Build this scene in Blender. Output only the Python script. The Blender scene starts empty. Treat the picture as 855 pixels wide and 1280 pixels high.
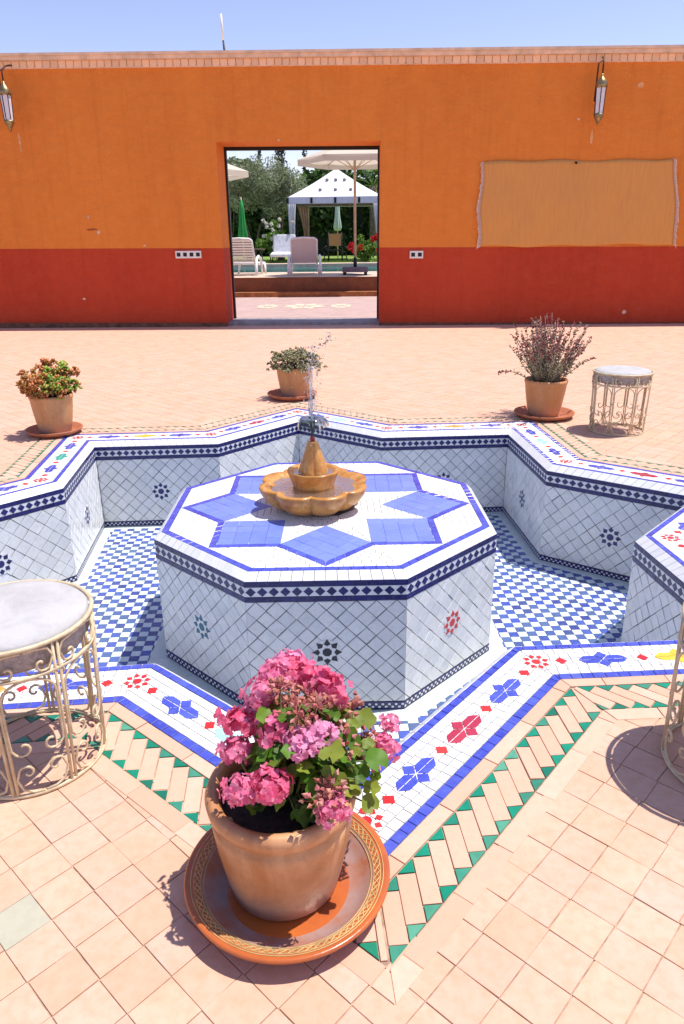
import bpy, math, random
import numpy as np
from mathutils import Vector, Matrix, Quaternion
random.seed(7); np.random.seed(7)
V = Vector
R_ = math.radians
sc = bpy.context.scene

# ------------------------------------------------------------------ camera
CAM_POS = V((0.248, -3.658, 1.3446)); PITCH, YAW, ROLL, FPX = 0.3593, 0.0280, -0.0111, 910.97
_F = V((-math.sin(YAW)*math.cos(PITCH), math.cos(YAW)*math.cos(PITCH), -math.sin(PITCH)))
_R0 = V((math.cos(YAW), math.sin(YAW), 0)); _U0 = _R0.cross(_F)
_R = math.cos(ROLL)*_R0 + math.sin(ROLL)*_U0
_U = -math.sin(ROLL)*_R0 + math.cos(ROLL)*_U0
cd = bpy.data.cameras.new('camera'); cam = bpy.data.objects.new('camera', cd); sc.collection.objects.link(cam)
cd.sensor_fit = 'VERTICAL'; cd.sensor_height = 36.0; cd.lens = FPX/1280*36; cd.clip_start = 0.02; cd.clip_end = 2000
m = Matrix((_R, _U, -_F)).transposed().to_4x4(); m.translation = CAM_POS; cam.matrix_world = m
sc.camera = cam

# ------------------------------------------------------------------ sky, sun, exposure
SUN = V((0.36, 0.08, 1.0)).normalized()
w = bpy.data.worlds.new('World'); sc.world = w; w.use_nodes = True
nt = w.node_tree; sky = nt.nodes.new('ShaderNodeTexSky'); sky.sky_type = 'NISHITA'; sky.sun_disc = False
sky.sun_elevation = math.asin(SUN.z); sky.sun_rotation = math.atan2(SUN.x, SUN.y)
sky.air_density = 1.0; sky.dust_density = 0.3; sky.ozone_density = 2.5; sky.altitude = 400
tint = nt.nodes.new('ShaderNodeMix'); tint.data_type = 'RGBA'; tint.blend_type = 'MULTIPLY'; tint.inputs[0].default_value = 1.0
tint.inputs[7].default_value = (1.0, 0.80, 0.84, 1)          # the photograph's warm white balance, over the whole sky
nt.links.new(sky.outputs[0], tint.inputs[6]); nt.links.new(tint.outputs[2], nt.nodes['Background'].inputs[0]); nt.nodes['Background'].inputs[1].default_value = 0.137
sl = bpy.data.lights.new('sun', 'SUN'); sl.energy = 3.55; sl.angle = R_(0.5); sl.color = (1.0, 0.94, 0.86)
so = bpy.data.objects.new('sun', sl); sc.collection.objects.link(so)
so.rotation_euler = SUN.to_track_quat('Z', 'Y').to_euler(); so.location = (6, 2, 16)
vs = sc.view_settings; vs.view_transform = 'Standard'; vs.look = 'None'; vs.gamma = 1; vs.exposure = 0.75; vs.use_curve_mapping = False

# ------------------------------------------------------------------ helpers
C = sc.collection
def proj(p):
    d = V(p)-CAM_POS; z = d.dot(_F)
    if z < 0.05: return None
    return (427.5+FPX*d.dot(_R)/z, 640-FPX*d.dot(_U)/z, z)
def obj(name, verts, faces, mat, parent=None, smooth=False, mats=None, fmat=None, loc=None):
    me = bpy.data.meshes.new(name); me.from_pydata([tuple(v) for v in verts], [], faces)
    for mm in (mats if mats else [mat]): me.materials.append(mm)
    if fmat: me.polygons.foreach_set('material_index', fmat)
    if smooth: me.polygons.foreach_set('use_smooth', [True]*len(me.polygons))
    me.update()
    o = bpy.data.objects.new(name, me); C.objects.link(o)
    if parent: o.parent = parent
    if loc is not None: o.location = loc
    return o
def tag(o, label=None, cat=None, group=None, kind=None):
    if label: o['label'] = label
    if cat: o['category'] = cat
    if group: o['group'] = group
    if kind: o['kind'] = kind
    return o
def thing(name, label, cat, loc=(0, 0, 0), rz=0, group=None):
    o = bpy.data.objects.new(name, None); C.objects.link(o); o.location = loc; o.rotation_euler = (0, 0, rz)
    o.empty_display_size = 0.1
    return tag(o, label, cat, group)
class MB:
    def __init__(s): s.v = []; s.f = []; s.m = []
    def add(s, vs, fs, mi=0):
        n = len(s.v); s.v += [V(v) for v in vs]; s.f += [tuple(i+n for i in f) for f in fs]; s.m += [mi]*len(fs); return s
    def box(s, a, b, mi=0):
        x0, y0, z0 = a; x1, y1, z1 = b
        return s.add([(x0,y0,z0),(x1,y0,z0),(x1,y1,z0),(x0,y1,z0),(x0,y0,z1),(x1,y0,z1),(x1,y1,z1),(x0,y1,z1)],
                     [(0,3,2,1),(4,5,6,7),(0,1,5,4),(1,2,6,5),(2,3,7,6),(3,0,4,7)], mi)
    def lathe(s, prof, n=32, mi=0, c=(0,0,0), cap0=True, cap1=True, wob=None):
        vs = []; fs = []; k = len(prof)
        for i in range(n):
            a = 2*math.pi*i/n
            for j, (r, z) in enumerate(prof):
                rr = r*(wob(a, z) if wob else 1)
                vs.append((c[0]+rr*math.cos(a), c[1]+rr*math.sin(a), c[2]+z))
        for i in range(n):
            for j in range(k-1):
                a0 = i*k+j; b0 = ((i+1) % n)*k+j
                fs.append((a0, b0, b0+1, a0+1))
        if cap0: fs.append(tuple(reversed([i*k for i in range(n)])))
        if cap1: fs.append(tuple([i*k+k-1 for i in range(n)]))
        return s.add(vs, fs, mi)
    def tube(s, pts, r, n=6, mi=0, closed=False):
        pts = [V(p) for p in pts]; N = len(pts); rs = r if isinstance(r, (list, tuple)) else [r]*N
        vs = []; fs = []; ref = None
        for i, p in enumerate(pts):
            if closed: t = pts[(i+1) % N]-pts[i-1]
            else: t = pts[min(i+1, N-1)]-pts[max(i-1, 0)]
            if t.length < 1e-9: t = V((0, 0, 1))
            t.normalize()
            if ref is None: ref = V((0, 0, 1)) if abs(t.z) < 0.9 else V((1, 0, 0))
            a = (ref-t*ref.dot(t))
            if a.length < 1e-6: a = t.orthogonal()
            a.normalize(); b = t.cross(a); ref = a
            for k in range(n):
                q = 2*math.pi*k/n; vs.append(p+(a*math.cos(q)+b*math.sin(q))*rs[i])
        M_ = N if closed else N-1
        for i in range(M_):
            for k in range(n):
                i2 = (i+1) % N
                fs.append((i*n+k, i*n+(k+1) % n, i2*n+(k+1) % n, i2*n+k))
        if not closed: fs.append(tuple(range(n-1, -1, -1))); fs.append(tuple((N-1)*n+k for k in range(n)))
        return s.add(vs, fs, mi)
    def sphere(s, c, r, nu=8, nv=6, mi=0, sc=(1, 1, 1)):
        prof = [(r*math.sin(math.pi*j/nv), -r*math.cos(math.pi*j/nv)) for j in range(1, nv)]
        vs = []; fs = []
        for i in range(nu):
            a = 2*math.pi*i/nu
            for (rr, z) in prof: vs.append((c[0]+rr*math.cos(a)*sc[0], c[1]+rr*math.sin(a)*sc[1], c[2]+z*sc[2]))
        k = nv-1; vs += [(c[0], c[1], c[2]-r*sc[2]), (c[0], c[1], c[2]+r*sc[2])]
        for i in range(nu):
            i2 = (i+1) % nu
            for j in range(k-1): fs.append((i*k+j, i2*k+j, i2*k+j+1, i*k+j+1))
            fs.append((nu*k, i2*k, i*k)); fs.append((nu*k+1, i*k+k-1, i2*k+k-1))
        return s.add(vs, fs, mi)
    def build(s, name, mat, parent=None, smooth=False, loc=None):
        ms = mat if isinstance(mat, list) else None
        return obj(name, s.v, s.f, None if ms else mat, parent, smooth, ms, s.m if ms else None, loc)
def quads(name, P, mat, parent=None, mats=None, fm=None, smooth=False):
    """P: (N,k,3) numpy array of separate polygons -> one mesh"""
    N, k = P.shape[:2]; me = bpy.data.meshes.new(name)
    me.vertices.add(N*k); me.vertices.foreach_set('co', P.astype(np.float32).ravel())
    me.loops.add(N*k); me.loops.foreach_set('vertex_index', np.arange(N*k, dtype=np.int32))
    me.polygons.add(N); me.polygons.foreach_set('loop_start', np.arange(0, N*k, k, dtype=np.int32))
    for mm in (mats or [mat]): me.materials.append(mm)
    if fm is not None: me.polygons.foreach_set('material_index', np.asarray(fm, dtype=np.int32))
    me.update(calc_edges=True); me.validate()
    o = bpy.data.objects.new(name, me); C.objects.link(o)
    if parent: o.parent = parent
    return o

# ------------------------------------------------------------------ materials
def mat_new(name):
    mt = bpy.data.materials.new(name); mt.use_nodes = True
    n = mt.node_tree.nodes; return mt, mt.node_tree, n['Principled BSDF']
def mth(nt, op, a, b=None):
    x = nt.nodes.new('ShaderNodeMath'); x.operation = op
    for i, q in enumerate((a, b)):
        if q is None: continue
        if isinstance(q, (int, float)): x.inputs[i].default_value = q
        else: nt.links.new(q, x.inputs[i])
    return x.outputs[0]
def noise(nt, scale, detail=3, rough=0.55, vec=None, dist=0):
    x = nt.nodes.new('ShaderNodeTexNoise'); x.inputs['Scale'].default_value = scale; x.inputs['Detail'].default_value = detail
    x.inputs['Roughness'].default_value = rough; x.inputs['Distortion'].default_value = dist
    if vec is None:
        g = nt.nodes.new('ShaderNodeNewGeometry'); vec = g.outputs['Position']
    nt.links.new(vec, x.inputs['Vector']); return x.outputs['Fac']
def ramp(nt, fac, stops):
    x = nt.nodes.new('ShaderNodeValToRGB'); e = x.color_ramp.elements
    while len(e) < len(stops): e.new(0.5)
    for el, (p, c) in zip(e, stops): el.position = p; el.color = (*c, 1) if len(c) == 3 else c
    nt.links.new(fac, x.inputs[0]); return x.outputs[0]
def mixc(nt, fac, a, b, mode='MIX'):
    x = nt.nodes.new('ShaderNodeMix'); x.data_type = 'RGBA'; x.blend_type = mode
    if isinstance(fac, (int, float)): x.inputs[0].default_value = fac
    else: nt.links.new(fac, x.inputs[0])
    for i, q in ((6, a), (7, b)):
        if isinstance(q, tuple): x.inputs[i].default_value = (*q[:3], 1)
        else: nt.links.new(q, x.inputs[i])
    return x.outputs[2]
def rnd(nt):
    oi = nt.nodes.new('ShaderNodeObjectInfo'); g = nt.nodes.new('ShaderNodeNewGeometry')
    s_ = mth(nt, 'ADD', mth(nt, 'MULTIPLY', oi.outputs['Random'], 7.31), mth(nt, 'MULTIPLY', g.outputs['Random Per Island'], 5.17))
    wn = nt.nodes.new('ShaderNodeTexWhiteNoise'); wn.noise_dimensions = '1D'; nt.links.new(s_, wn.inputs['W'])
    return wn.outputs['Value'], wn.outputs['Color']
def bump(nt, bs, h, strength=0.2, dist=0.002):
    b = nt.nodes.new('ShaderNodeBump'); b.inputs['Strength'].default_value = strength; b.inputs['Distance'].default_value = dist
    nt.links.new(h, b.inputs['Height']); nt.links.new(b.outputs[0], bs.inputs['Normal'])
def tile_mat(name, cols, rough=0.22, coat=0.0, stain=None, stain_amt=0.15, bmp=0.12, spec=0.5, chip=None):
    """glazed or plain clay pieces: one of several tones for each piece, mottled glaze, faint relief"""
    mt, nt, bs = mat_new(name); v, col = rnd(nt)
    stops = [(i/max(1, len(cols)-1), c) for i, c in enumerate(cols)] if len(cols) > 1 else [(0, cols[0]), (1, cols[0])]
    c = ramp(nt, v, stops)
    n1 = noise(nt, 38, 4, 0.6); n2 = noise(nt, 5, 5, 0.65)
    c = mixc(nt, mth(nt, 'MULTIPLY', ramp(nt, n1, [(0.42, (0,)*3), (0.7, (1,)*3)]), stain_amt), c, stain or tuple(0.45*q for q in cols[0]))
    c = mixc(nt, mth(nt, 'MULTIPLY', ramp(nt, n2, [(0.4, (0,)*3), (0.65, (1,)*3)]), stain_amt*0.7), c, stain or tuple(0.6*q for q in cols[0]))
    if chip:
        n3 = noise(nt, 160, 2, 0.5)
        c = mixc(nt, ramp(nt, n3, [(0.70, (0,)*3), (0.74, (1,)*3)]), c, chip)
    nt.links.new(c, bs.inputs['Base Color'])
    r = mth(nt, 'ADD', rough-0.06, mth(nt, 'MULTIPLY', n1, 0.22)); nt.links.new(r, bs.inputs['Roughness'])
    bs.inputs['Specular IOR Level'].default_value = spec; bs.inputs['Coat Weight'].default_value = coat
    bump(nt, bs, noise(nt, 45, 3, 0.6), bmp, 0.004)
    return mt
def plain(name, col, rough=0.6, metal=0.0, var=0.12, scale=20, col2=None, bmp=0.1, bscale=None, spec=0.4, objrand=0.0):
    mt, nt, bs = mat_new(name)
    n1 = noise(nt, scale, 4, 0.6)
    c = mixc(nt, ramp(nt, n1, [(0.35, (0,)*3), (0.7, (1,)*3)]), col, col2 or tuple(max(0, q*(1-var*2.2)) for q in col))
    if objrand:
        v, _ = rnd(nt); h = nt.nodes.new('ShaderNodeHueSaturation')
        nt.links.new(mth(nt, 'ADD', 1-objrand, mth(nt, 'MULTIPLY', v, 2*objrand)), h.inputs['Value']); nt.links.new(c, h.inputs['Color']); c = h.outputs[0]
    nt.links.new(c, bs.inputs['Base Color']); bs.inputs['Roughness'].default_value = rough; bs.inputs['Metallic'].default_value = metal
    bs.inputs['Specular IOR Level'].default_value = spec
    if bmp: bump(nt, bs, noise(nt, bscale or scale*4, 4), bmp, 0.01)
    return mt
def leafy(name, cols, rough=0.5, trans=0.35, spec=0.3):
    mt, nt, bs = mat_new(name); v, col = rnd(nt)
    c = ramp(nt, v, [(i/max(1, len(cols)-1), q) for i, q in enumerate(cols)])
    n1 = noise(nt, 30, 2); c = mixc(nt, mth(nt, 'MULTIPLY', n1, 0.4), c, tuple(0.5*q for q in cols[0]))
    nt.links.new(c, bs.inputs['Base Color']); bs.inputs['Roughness'].default_value = rough; bs.inputs['Specular IOR Level'].default_value = spec
    t = nt.nodes.new('ShaderNodeBsdfTranslucent'); nt.links.new(c, t.inputs[0])
    mx = nt.nodes.new('ShaderNodeMixShader'); mx.inputs[0].default_value = trans
    out = nt.nodes['Material Output']; nt.links.new(bs.outputs[0], mx.inputs[1]); nt.links.new(t.outputs[0], mx.inputs[2]); nt.links.new(mx.outputs[0], out.inputs[0])
    return mt
def watery(name, tint=(0.9, 0.95, 0.95), rough=0.02, ior=1.33, bscale=60, bstr=0.4, body=0.0, bodycol=(0.6, 0.65, 0.65)):
    mt, nt, bs = mat_new(name); nt.nodes.remove(bs)
    fr = nt.nodes.new('ShaderNodeFresnel'); fr.inputs[0].default_value = ior
    b = nt.nodes.new('ShaderNodeBump'); b.inputs['Strength'].default_value = bstr; b.inputs['Distance'].default_value = 0.01
    nt.links.new(noise(nt, bscale, 3), b.inputs['Height']); nt.links.new(b.outputs[0], fr.inputs['Normal'])
    tr = nt.nodes.new('ShaderNodeBsdfTransparent'); tr.inputs[0].default_value = (*tint, 1)
    gl = nt.nodes.new('ShaderNodeBsdfGlossy'); gl.inputs['Roughness'].default_value = rough; nt.links.new(b.outputs[0], gl.inputs['Normal'])
    mx = nt.nodes.new('ShaderNodeMixShader'); nt.links.new(fr.outputs[0], mx.inputs[0]); nt.links.new(tr.outputs[0], mx.inputs[1]); nt.links.new(gl.outputs[0], mx.inputs[2])
    res = mx.outputs[0]
    if body:
        df = nt.nodes.new('ShaderNodeBsdfDiffuse'); df.inputs[0].default_value = (*bodycol, 1)
        m2 = nt.nodes.new('ShaderNodeMixShader'); m2.inputs[0].default_value = body; nt.links.new(res, m2.inputs[1]); nt.links.new(df.outputs[0], m2.inputs[2]); res = m2.outputs[0]
    nt.links.new(res, nt.nodes['Material Output'].inputs[0]); return mt

M = {}
M['white'] = tile_mat('white_glaze', [(0.80, 0.80, 0.79), (0.84, 0.84, 0.83), (0.76, 0.77, 0.77), (0.82, 0.81, 0.79)], 0.2, stain=(0.55, 0.54, 0.52), stain_amt=0.2)
M['field'] = tile_mat('grey_white_glaze', [(0.81, 0.81, 0.79), (0.87, 0.87, 0.85), (0.83, 0.82, 0.80), (0.73, 0.74, 0.74), (0.85, 0.84, 0.80), (0.79, 0.795, 0.79), (0.88, 0.87, 0.84)], 0.16, stain=(0.55, 0.55, 0.52), stain_amt=0.32, bmp=0.3)
M['blue'] = tile_mat('cobalt_glaze', [(0.042, 0.055, 0.42), (0.06, 0.08, 0.48), (0.035, 0.045, 0.36), (0.075, 0.10, 0.50)], 0.2, stain=(0.12, 0.16, 0.54), stain_amt=0.35)
M['navy'] = tile_mat('navy_glaze', [(0.015, 0.015, 0.105), (0.021, 0.022, 0.14), (0.012, 0.012, 0.08), (0.018, 0.019, 0.12)], 0.2, stain=(0.05, 0.05, 0.2), stain_amt=0.3)
M['peri'] = tile_mat('periwinkle_glaze', [(0.145, 0.21, 0.62), (0.175, 0.245, 0.67), (0.13, 0.19, 0.58), (0.16, 0.225, 0.64)], 0.28, stain=(0.22, 0.29, 0.68), stain_amt=0.3)
M['red'] = tile_mat('red_glaze', [(0.62, 0.03, 0.025), (0.55, 0.02, 0.02), (0.66, 0.05, 0.04)], 0.2)
M['crimson'] = tile_mat('crimson_glaze', [(0.40, 0.03, 0.065), (0.47, 0.045, 0.08)], 0.2)
M['green'] = tile_mat('green_glaze', [(0.005, 0.22, 0.13), (0.01, 0.27, 0.16), (0.01, 0.15, 0.09), (0.10, 0.34, 0.22), (0.006, 0.2, 0.13)], 0.2, stain=(0.003, 0.1, 0.06), stain_amt=0.3)
M['yellow'] = tile_mat('yellow_glaze', [(0.72, 0.48, 0.03), (0.76, 0.52, 0.05)], 0.2)
M['ochre'] = tile_mat('ochre_glaze', [(0.62, 0.33, 0.06), (0.68, 0.38, 0.08)], 0.2)
M['cyan'] = tile_mat('pale_cyan_glaze', [(0.34, 0.66, 0.74), (0.40, 0.70, 0.77)], 0.2)
M['teal'] = tile_mat('teal_glaze', [(0.012, 0.13, 0.19), (0.02, 0.15, 0.21)], 0.2)
M['emerald'] = tile_mat('emerald_glaze', [(0.02, 0.33, 0.27), (0.03, 0.37, 0.3)], 0.2)
M['black'] = tile_mat('black_glaze', [(0.018, 0.018, 0.024), (0.025, 0.025, 0.032)], 0.2)
M['floorblue'] = tile_mat('pool_blue_glaze', [(0.05, 0.09, 0.42), (0.04, 0.05, 0.24), (0.08, 0.14, 0.28), (0.055, 0.09, 0.46), (0.09, 0.15, 0.30), (0.04, 0.06, 0.34)], 0.2, stain=(0.12, 0.17, 0.3), stain_amt=0.3)
M['floorwhite'] = tile_mat('pool_white_glaze', [(0.66, 0.75, 0.76), (0.74, 0.80, 0.80), (0.60, 0.70, 0.72)], 0.2, stain=(0.42, 0.52, 0.52), stain_amt=0.3)
M['paving'] = tile_mat('buff_paving', [(0.62, 0.40, 0.295), (0.635, 0.42, 0.325), (0.615, 0.395, 0.285), (0.64, 0.42, 0.31), (0.62, 0.405, 0.315), (0.595, 0.37, 0.26), (0.64, 0.425, 0.305), (0.63, 0.405, 0.30), (0.61, 0.38, 0.285)], 0.62, stain=(0.52, 0.285, 0.165), stain_amt=0.44, bmp=0.25, spec=0.25)
M['pavegrey'] = tile_mat('grey_green_paving', [(0.44, 0.42, 0.32)], 0.6, bmp=0.25, spec=0.25)
M['brick'] = tile_mat('buff_brick', [(0.65, 0.40, 0.29), (0.68, 0.45, 0.34), (0.64, 0.39, 0.28), (0.62, 0.36, 0.255), (0.66, 0.42, 0.31)], 0.6, stain=(0.55, 0.31, 0.2), stain_amt=0.3, bmp=0.25, spec=0.25)
M['grout'] = plain('grey_grout', (0.30, 0.29, 0.27), 0.9, var=0.2, scale=60)
M['groutlight'] = plain('pale_grout', (0.30, 0.28, 0.26), 0.9, var=0.2, scale=60)
M['groutfield'] = plain('dark_grout', (0.16, 0.15, 0.145), 0.9, var=0.2, scale=60)
M['grouttan'] = plain('tan_grout', (0.54, 0.37, 0.27), 0.95, var=0.25, scale=30)

# ------------------------------------------------------------------ tile engine
def inset(poly, g):
    n = len(poly); out = []
    for i in range(n):
        p0, p1, p2 = poly[i-1], poly[i], poly[(i+1) % n]
        d1 = (p1-p0); d2 = (p2-p1)
        if d1.length < 1e-7 or d2.length < 1e-7: return None
        d1.normalize(); d2.normalize()
        n1 = V((-d1.y, d1.x)); n2 = V((-d2.y, d2.x)); k = 1+n1.dot(n2)
        if k < 0.12: k = 0.12
        out.append(p1+(n1+n2)*(g/k))
    return out
def area2(poly): return 0.5*sum(poly[i-1].x*poly[i].y-poly[i].x*poly[i-1].y for i in range(len(poly)))
def clip2(poly, p, nrm):
    out = []; n = len(poly)
    for i in range(n):
        a, b = poly[i], poly[(i+1) % n]; da = (a-p).dot(nrm); db = (b-p).dot(nrm)
        if da >= 0: out.append(a)
        if da*db < 0: out.append(a+(b-a)*(da/(da-db)))
    res = []
    for q in out:
        if not res or (q-res[-1]).length > 1e-5: res.append(q)
    if len(res) > 1 and (res[0]-res[-1]).length < 1e-5: res.pop()
    return res if len(res) >= 3 else None
_cache = {}
def tile_geo(loc2, gap, top, bev, depth):
    p = inset(loc2, gap/2)
    if p is None or area2(p) < 4e-6: return None
    q = inset(p, bev)
    if q is None or area2(q) < 1e-6: q = [sum(p, V((0, 0)))/len(p)*0.15+a*0.85 for a in p]
    n = len(p)
    vs = [(a.x, a.y, top) for a in q]+[(a.x, a.y, top-bev*0.7) for a in p]+[(a.x, a.y, -depth) for a in p]
    fs = [tuple(range(n))]+[(n+i, n+(i+1) % n, (i+1) % n, i) for i in range(n)]+[(2*n+i, 2*n+(i+1) % n, n+(i+1) % n, n+i) for i in range(n)]
    return vs, fs
class Tiles:
    def __init__(s, root, limit=300, minpx=7.0): s.root = root; s.t = []; s.limit = limit; s.minpx = minpx
    def add(s, kind, pts, mat, parent, proud=0.0, gap=0.003, bev=0.0009, depth=0.003, tilt=0.35, label=None):
        n = len(pts); c = sum(pts, V((0, 0, 0)))/n
        nr = V((0, 0, 0))
        for i in range(n): nr += (pts[i]-c).cross(pts[(i+1) % n]-c)
        if nr.length < 1e-7: return
        nr.normalize(); u = (pts[1]-pts[0])
        if u.length < 1e-6: u = pts[2]-pts[0]
        u = (u-nr*u.dot(nr)).normalized(); v = nr.cross(u)
        loc2 = [V(((p-c).dot(u), (p-c).dot(v))) for p in pts]
        key = (tuple((round(a.x, 4), round(a.y, 4)) for a in loc2), round(gap, 4), round(proud, 4), round(bev, 4))
        if key not in _cache: _cache[key] = [tile_geo(loc2, gap, proud, bev, depth), {}]
        if _cache[key][0] is None: return
        fr = Matrix((u, v, nr)).transposed().to_4x4(); fr.translation = c
        t1 = R_(random.gauss(0, tilt)); t2 = R_(random.gauss(0, tilt))
        fr = fr @ Matrix.Rotation(t1, 4, 'X') @ Matrix.Rotation(t2, 4, 'Y')
        # seen size
        px = 0; size = 0
        if nr.dot(CAM_POS-c) > 0:
            pr = [proj(p) for p in pts]
            if all(pr):
                cx = sum(q[0] for q in pr)/n; cy = sum(q[1] for q in pr)/n
                if -12 < cx < 867 and -12 < cy < 1292:
                    px = abs(area2([V((q[0], q[1])) for q in pr])); size = max(max(q[0] for q in pr)-min(q[0] for q in pr), max(q[1] for q in pr)-min(q[1] for q in pr))
        s.t.append((kind, key, mat, parent, fr, px, size, label))
    def flush(s):
        kinds = {}
        for t in s.t: kinds.setdefault(t[0], []).append(t)
        for k, L in kinds.items():
            L.sort(key=lambda t: -t[5])
            single = [t for t in L if t[6] >= s.minpx and t[5] > 12][:s.limit]; ids = set(id(t) for t in single)
            rest = [t for t in L if id(t) not in ids]
            for t in single:
                geo, meshes = _cache[t[1]]
                mk = t[2]
                if mk not in meshes:
                    me = bpy.data.meshes.new(k); me.from_pydata(geo[0], [], geo[1]); me.materials.append(M[mk]); me.update(); meshes[mk] = me
                o = bpy.data.objects.new(k, meshes[mk]); C.objects.link(o); o.parent = t[3]
                base = Matrix.Translation(s.root.location) if s.root else Matrix()
                o.matrix_local = base.inverted() @ t[4]
                if t[7]: o['label'] = t[7]
            if rest:
                mb = MB(); ms = sorted(set(t[2] for t in rest)); base = (Matrix.Translation(s.root.location) if s.root else Matrix()).inverted()
                vs = []; fs = []; fm = []
                for t in rest:
                    geo = _cache[t[1]][0]; mm = base @ t[4]; n0 = len(vs); mi = ms.index(t[2])
                    vs += [mm @ V(p) for p in geo[0]]
                    fs += [tuple(i+n0 for i in f) for f in geo[1]]; fm += [mi]*len(geo[1])
                o = obj(k+'_field', vs, fs, None, s.root, False, [M[q] for q in ms], fm); o['kind'] = 'stuff'

# ------------------------------------------------------------------ the basin outline (CCW), inner faces of the walls
W_ = [V(p) for p in [(0.238, -2.045), (0.765, -1.385), (1.665, -1.31), (1.566, -0.389), (2.123, 0.243), (1.418, 0.7505), (1.344, 1.654), (0.399, 1.571),
      (-0.257, 2.084), (-0.785, 1.417), (-1.659, 1.342), (-1.532, 0.428), (-2.10, -0.235), (-1.42, -0.78), (-1.33, -1.615), (-0.44, -1.50)]]
NS = len(W_)
def mitres(P):
    out = []; n = len(P)
    for i in range(n):
        d0 = (P[i]-P[i-1]).normalized(); d1 = (P[(i+1) % n]-P[i]).normalized()
        n0 = V((d0.y, -d0.x)); n1 = V((d1.y, -d1.x)); out.append((n0+n1)/(1+n0.dot(n1)))
    return out
MW = mitres(W_)
def off(t): return [W_[i]+MW[i]*t for i in range(NS)]
CH = 0.038                                   # chamfer at the lip
E_ = off(CH); ZB = -CH; ZF = -0.65
def inside(poly, p):
    r = False; n = len(poly)
    for i in range(n):
        a, b = poly[i], poly[i-1]
        if (a.y > p.y) != (b.y > p.y) and p.x < (b.x-a.x)*(p.y-a.y)/(b.y-a.y)+a.x: r = not r
    return r
def v3(p, z=0.0): return V((p.x, p.y, z))

# ------------------------------------------------------------------ ground (one sheet with the star hole)
hole = off(CH+0.005); ctr = V((0.05, 0))
def grow(p, r): d = (p-ctr).normalized(); return ctr+d*r
vs = [v3(p, -0.0035) for p in hole]+[v3(grow(p, 5), -0.0035) for p in hole]+[v3(grow(p, 900), -0.0035) for p in hole]
fs = []
for k in range(2):
    for i in range(NS):
        j = (i+1) % NS; fs.append((k*NS+i, (k+1)*NS+i, (k+1)*NS+j, k*NS+j))
ground = obj('ground', vs, fs, M['grouttan']); tag(ground, kind='structure', label='sandy tan bedding under the courtyard and garden')

# ------------------------------------------------------------------ courtyard paving
pave = bpy.data.objects.new('courtyard_paving', None); C.objects.link(pave); tag(pave, 'buff clay tile paving of the courtyard around the sunken star pool', kind='structure')
PT = Tiles(pave, 300, 9)
GA = R_(48.3); gu = V((math.cos(GA), math.sin(GA))); gv = V((-gu.y, gu.x)); P0 = V((0.562, -2.473)); S = 0.0985
B_OUT = CH+0.432; bord = off(B_OUT-0.012); bx = off(B_OUT-0.15)
for i in range(-125, 126):
    # each row is laid by hand: a slight shift along the row
    sh = random.gauss(0, 0.0022)+0.006*math.sin(i*0.31)
    for j in range(-125, 126):
        c = P0+gu*(S*(i+0.5))+gv*(S*(j+0.5)+sh)
        if c.y > 8.9 or c.y < -4.2 or abs(c.x) > 8.2: continue
        q = [c+gu*(a*S/2)+gv*(b*S/2) for a, b in ((-1, -1), (1, -1), (1, 1), (-1, 1))]
        if c.length < 3.6 and all(inside(bord, p) for p in q): continue
        k = 0.0011
        q = [p+V((random.uniform(-k, k), random.uniform(-k, k))) for p in q]
        mk = 'pavegrey' if random.random() < 0.006 or (c-V((-0.505, -2.515))).length < 0.045 else 'paving'
        PT.add('paving_tile', [v3(p) for p in q], mk, pave, random.gauss(0, 0.0003)-0.0002, random.choice((0.0014, 0.002, 0.0028)) if c.y < 0 else 0.0022, 0.0009, 0.006, 0.16)
# border bands that follow the star: edging, slanted bricks with green triangles, edging
def seg_frame(i, P=None):
    P = P or E_; a, b = P[i], P[(i+1) % NS]; d = (b-a).normalized(); return a, b, d, V((d.y, -d.x)), (b-a).length
ME = mitres(E_)
def strip_poly(i, s0, s1, t0, t1): return None
def add_strip(T, kind, i, poly_st, mat, parent, proud, gap=0.003, bev=0.0009, clip=True, tilt=0.35):
    a, b, d, nn, L = seg_frame(i)
    q = [a+d*p[0]+nn*p[1] for p in poly_st]
    if clip:
        m0 = ME[i]; k = V((m0.y, -m0.x)); k = k if k.dot(d) > 0 else -k
        q = clip2(q, a, k)
        if q: 
            m1 = ME[(i+1) % NS]; k = V((m1.y, -m1.x)); k = k if k.dot(d) < 0 else -k
            q = clip2(q, b, k)
        if not q: return
    if area2(q) < 0: q = q[::-1]
    if kind in ('slanted_brick', 'green_triangle_tile') and area2(q) < (0.0012 if kind == 'slanted_brick' else 0.0003): return
    T.add(kind, [v3(p) for p in q], mat, parent, proud, gap, bev, 0.006, tilt)
CONC = [i % 2 == 1 for i in range(NS)]          # odd vertices point into the basin
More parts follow.
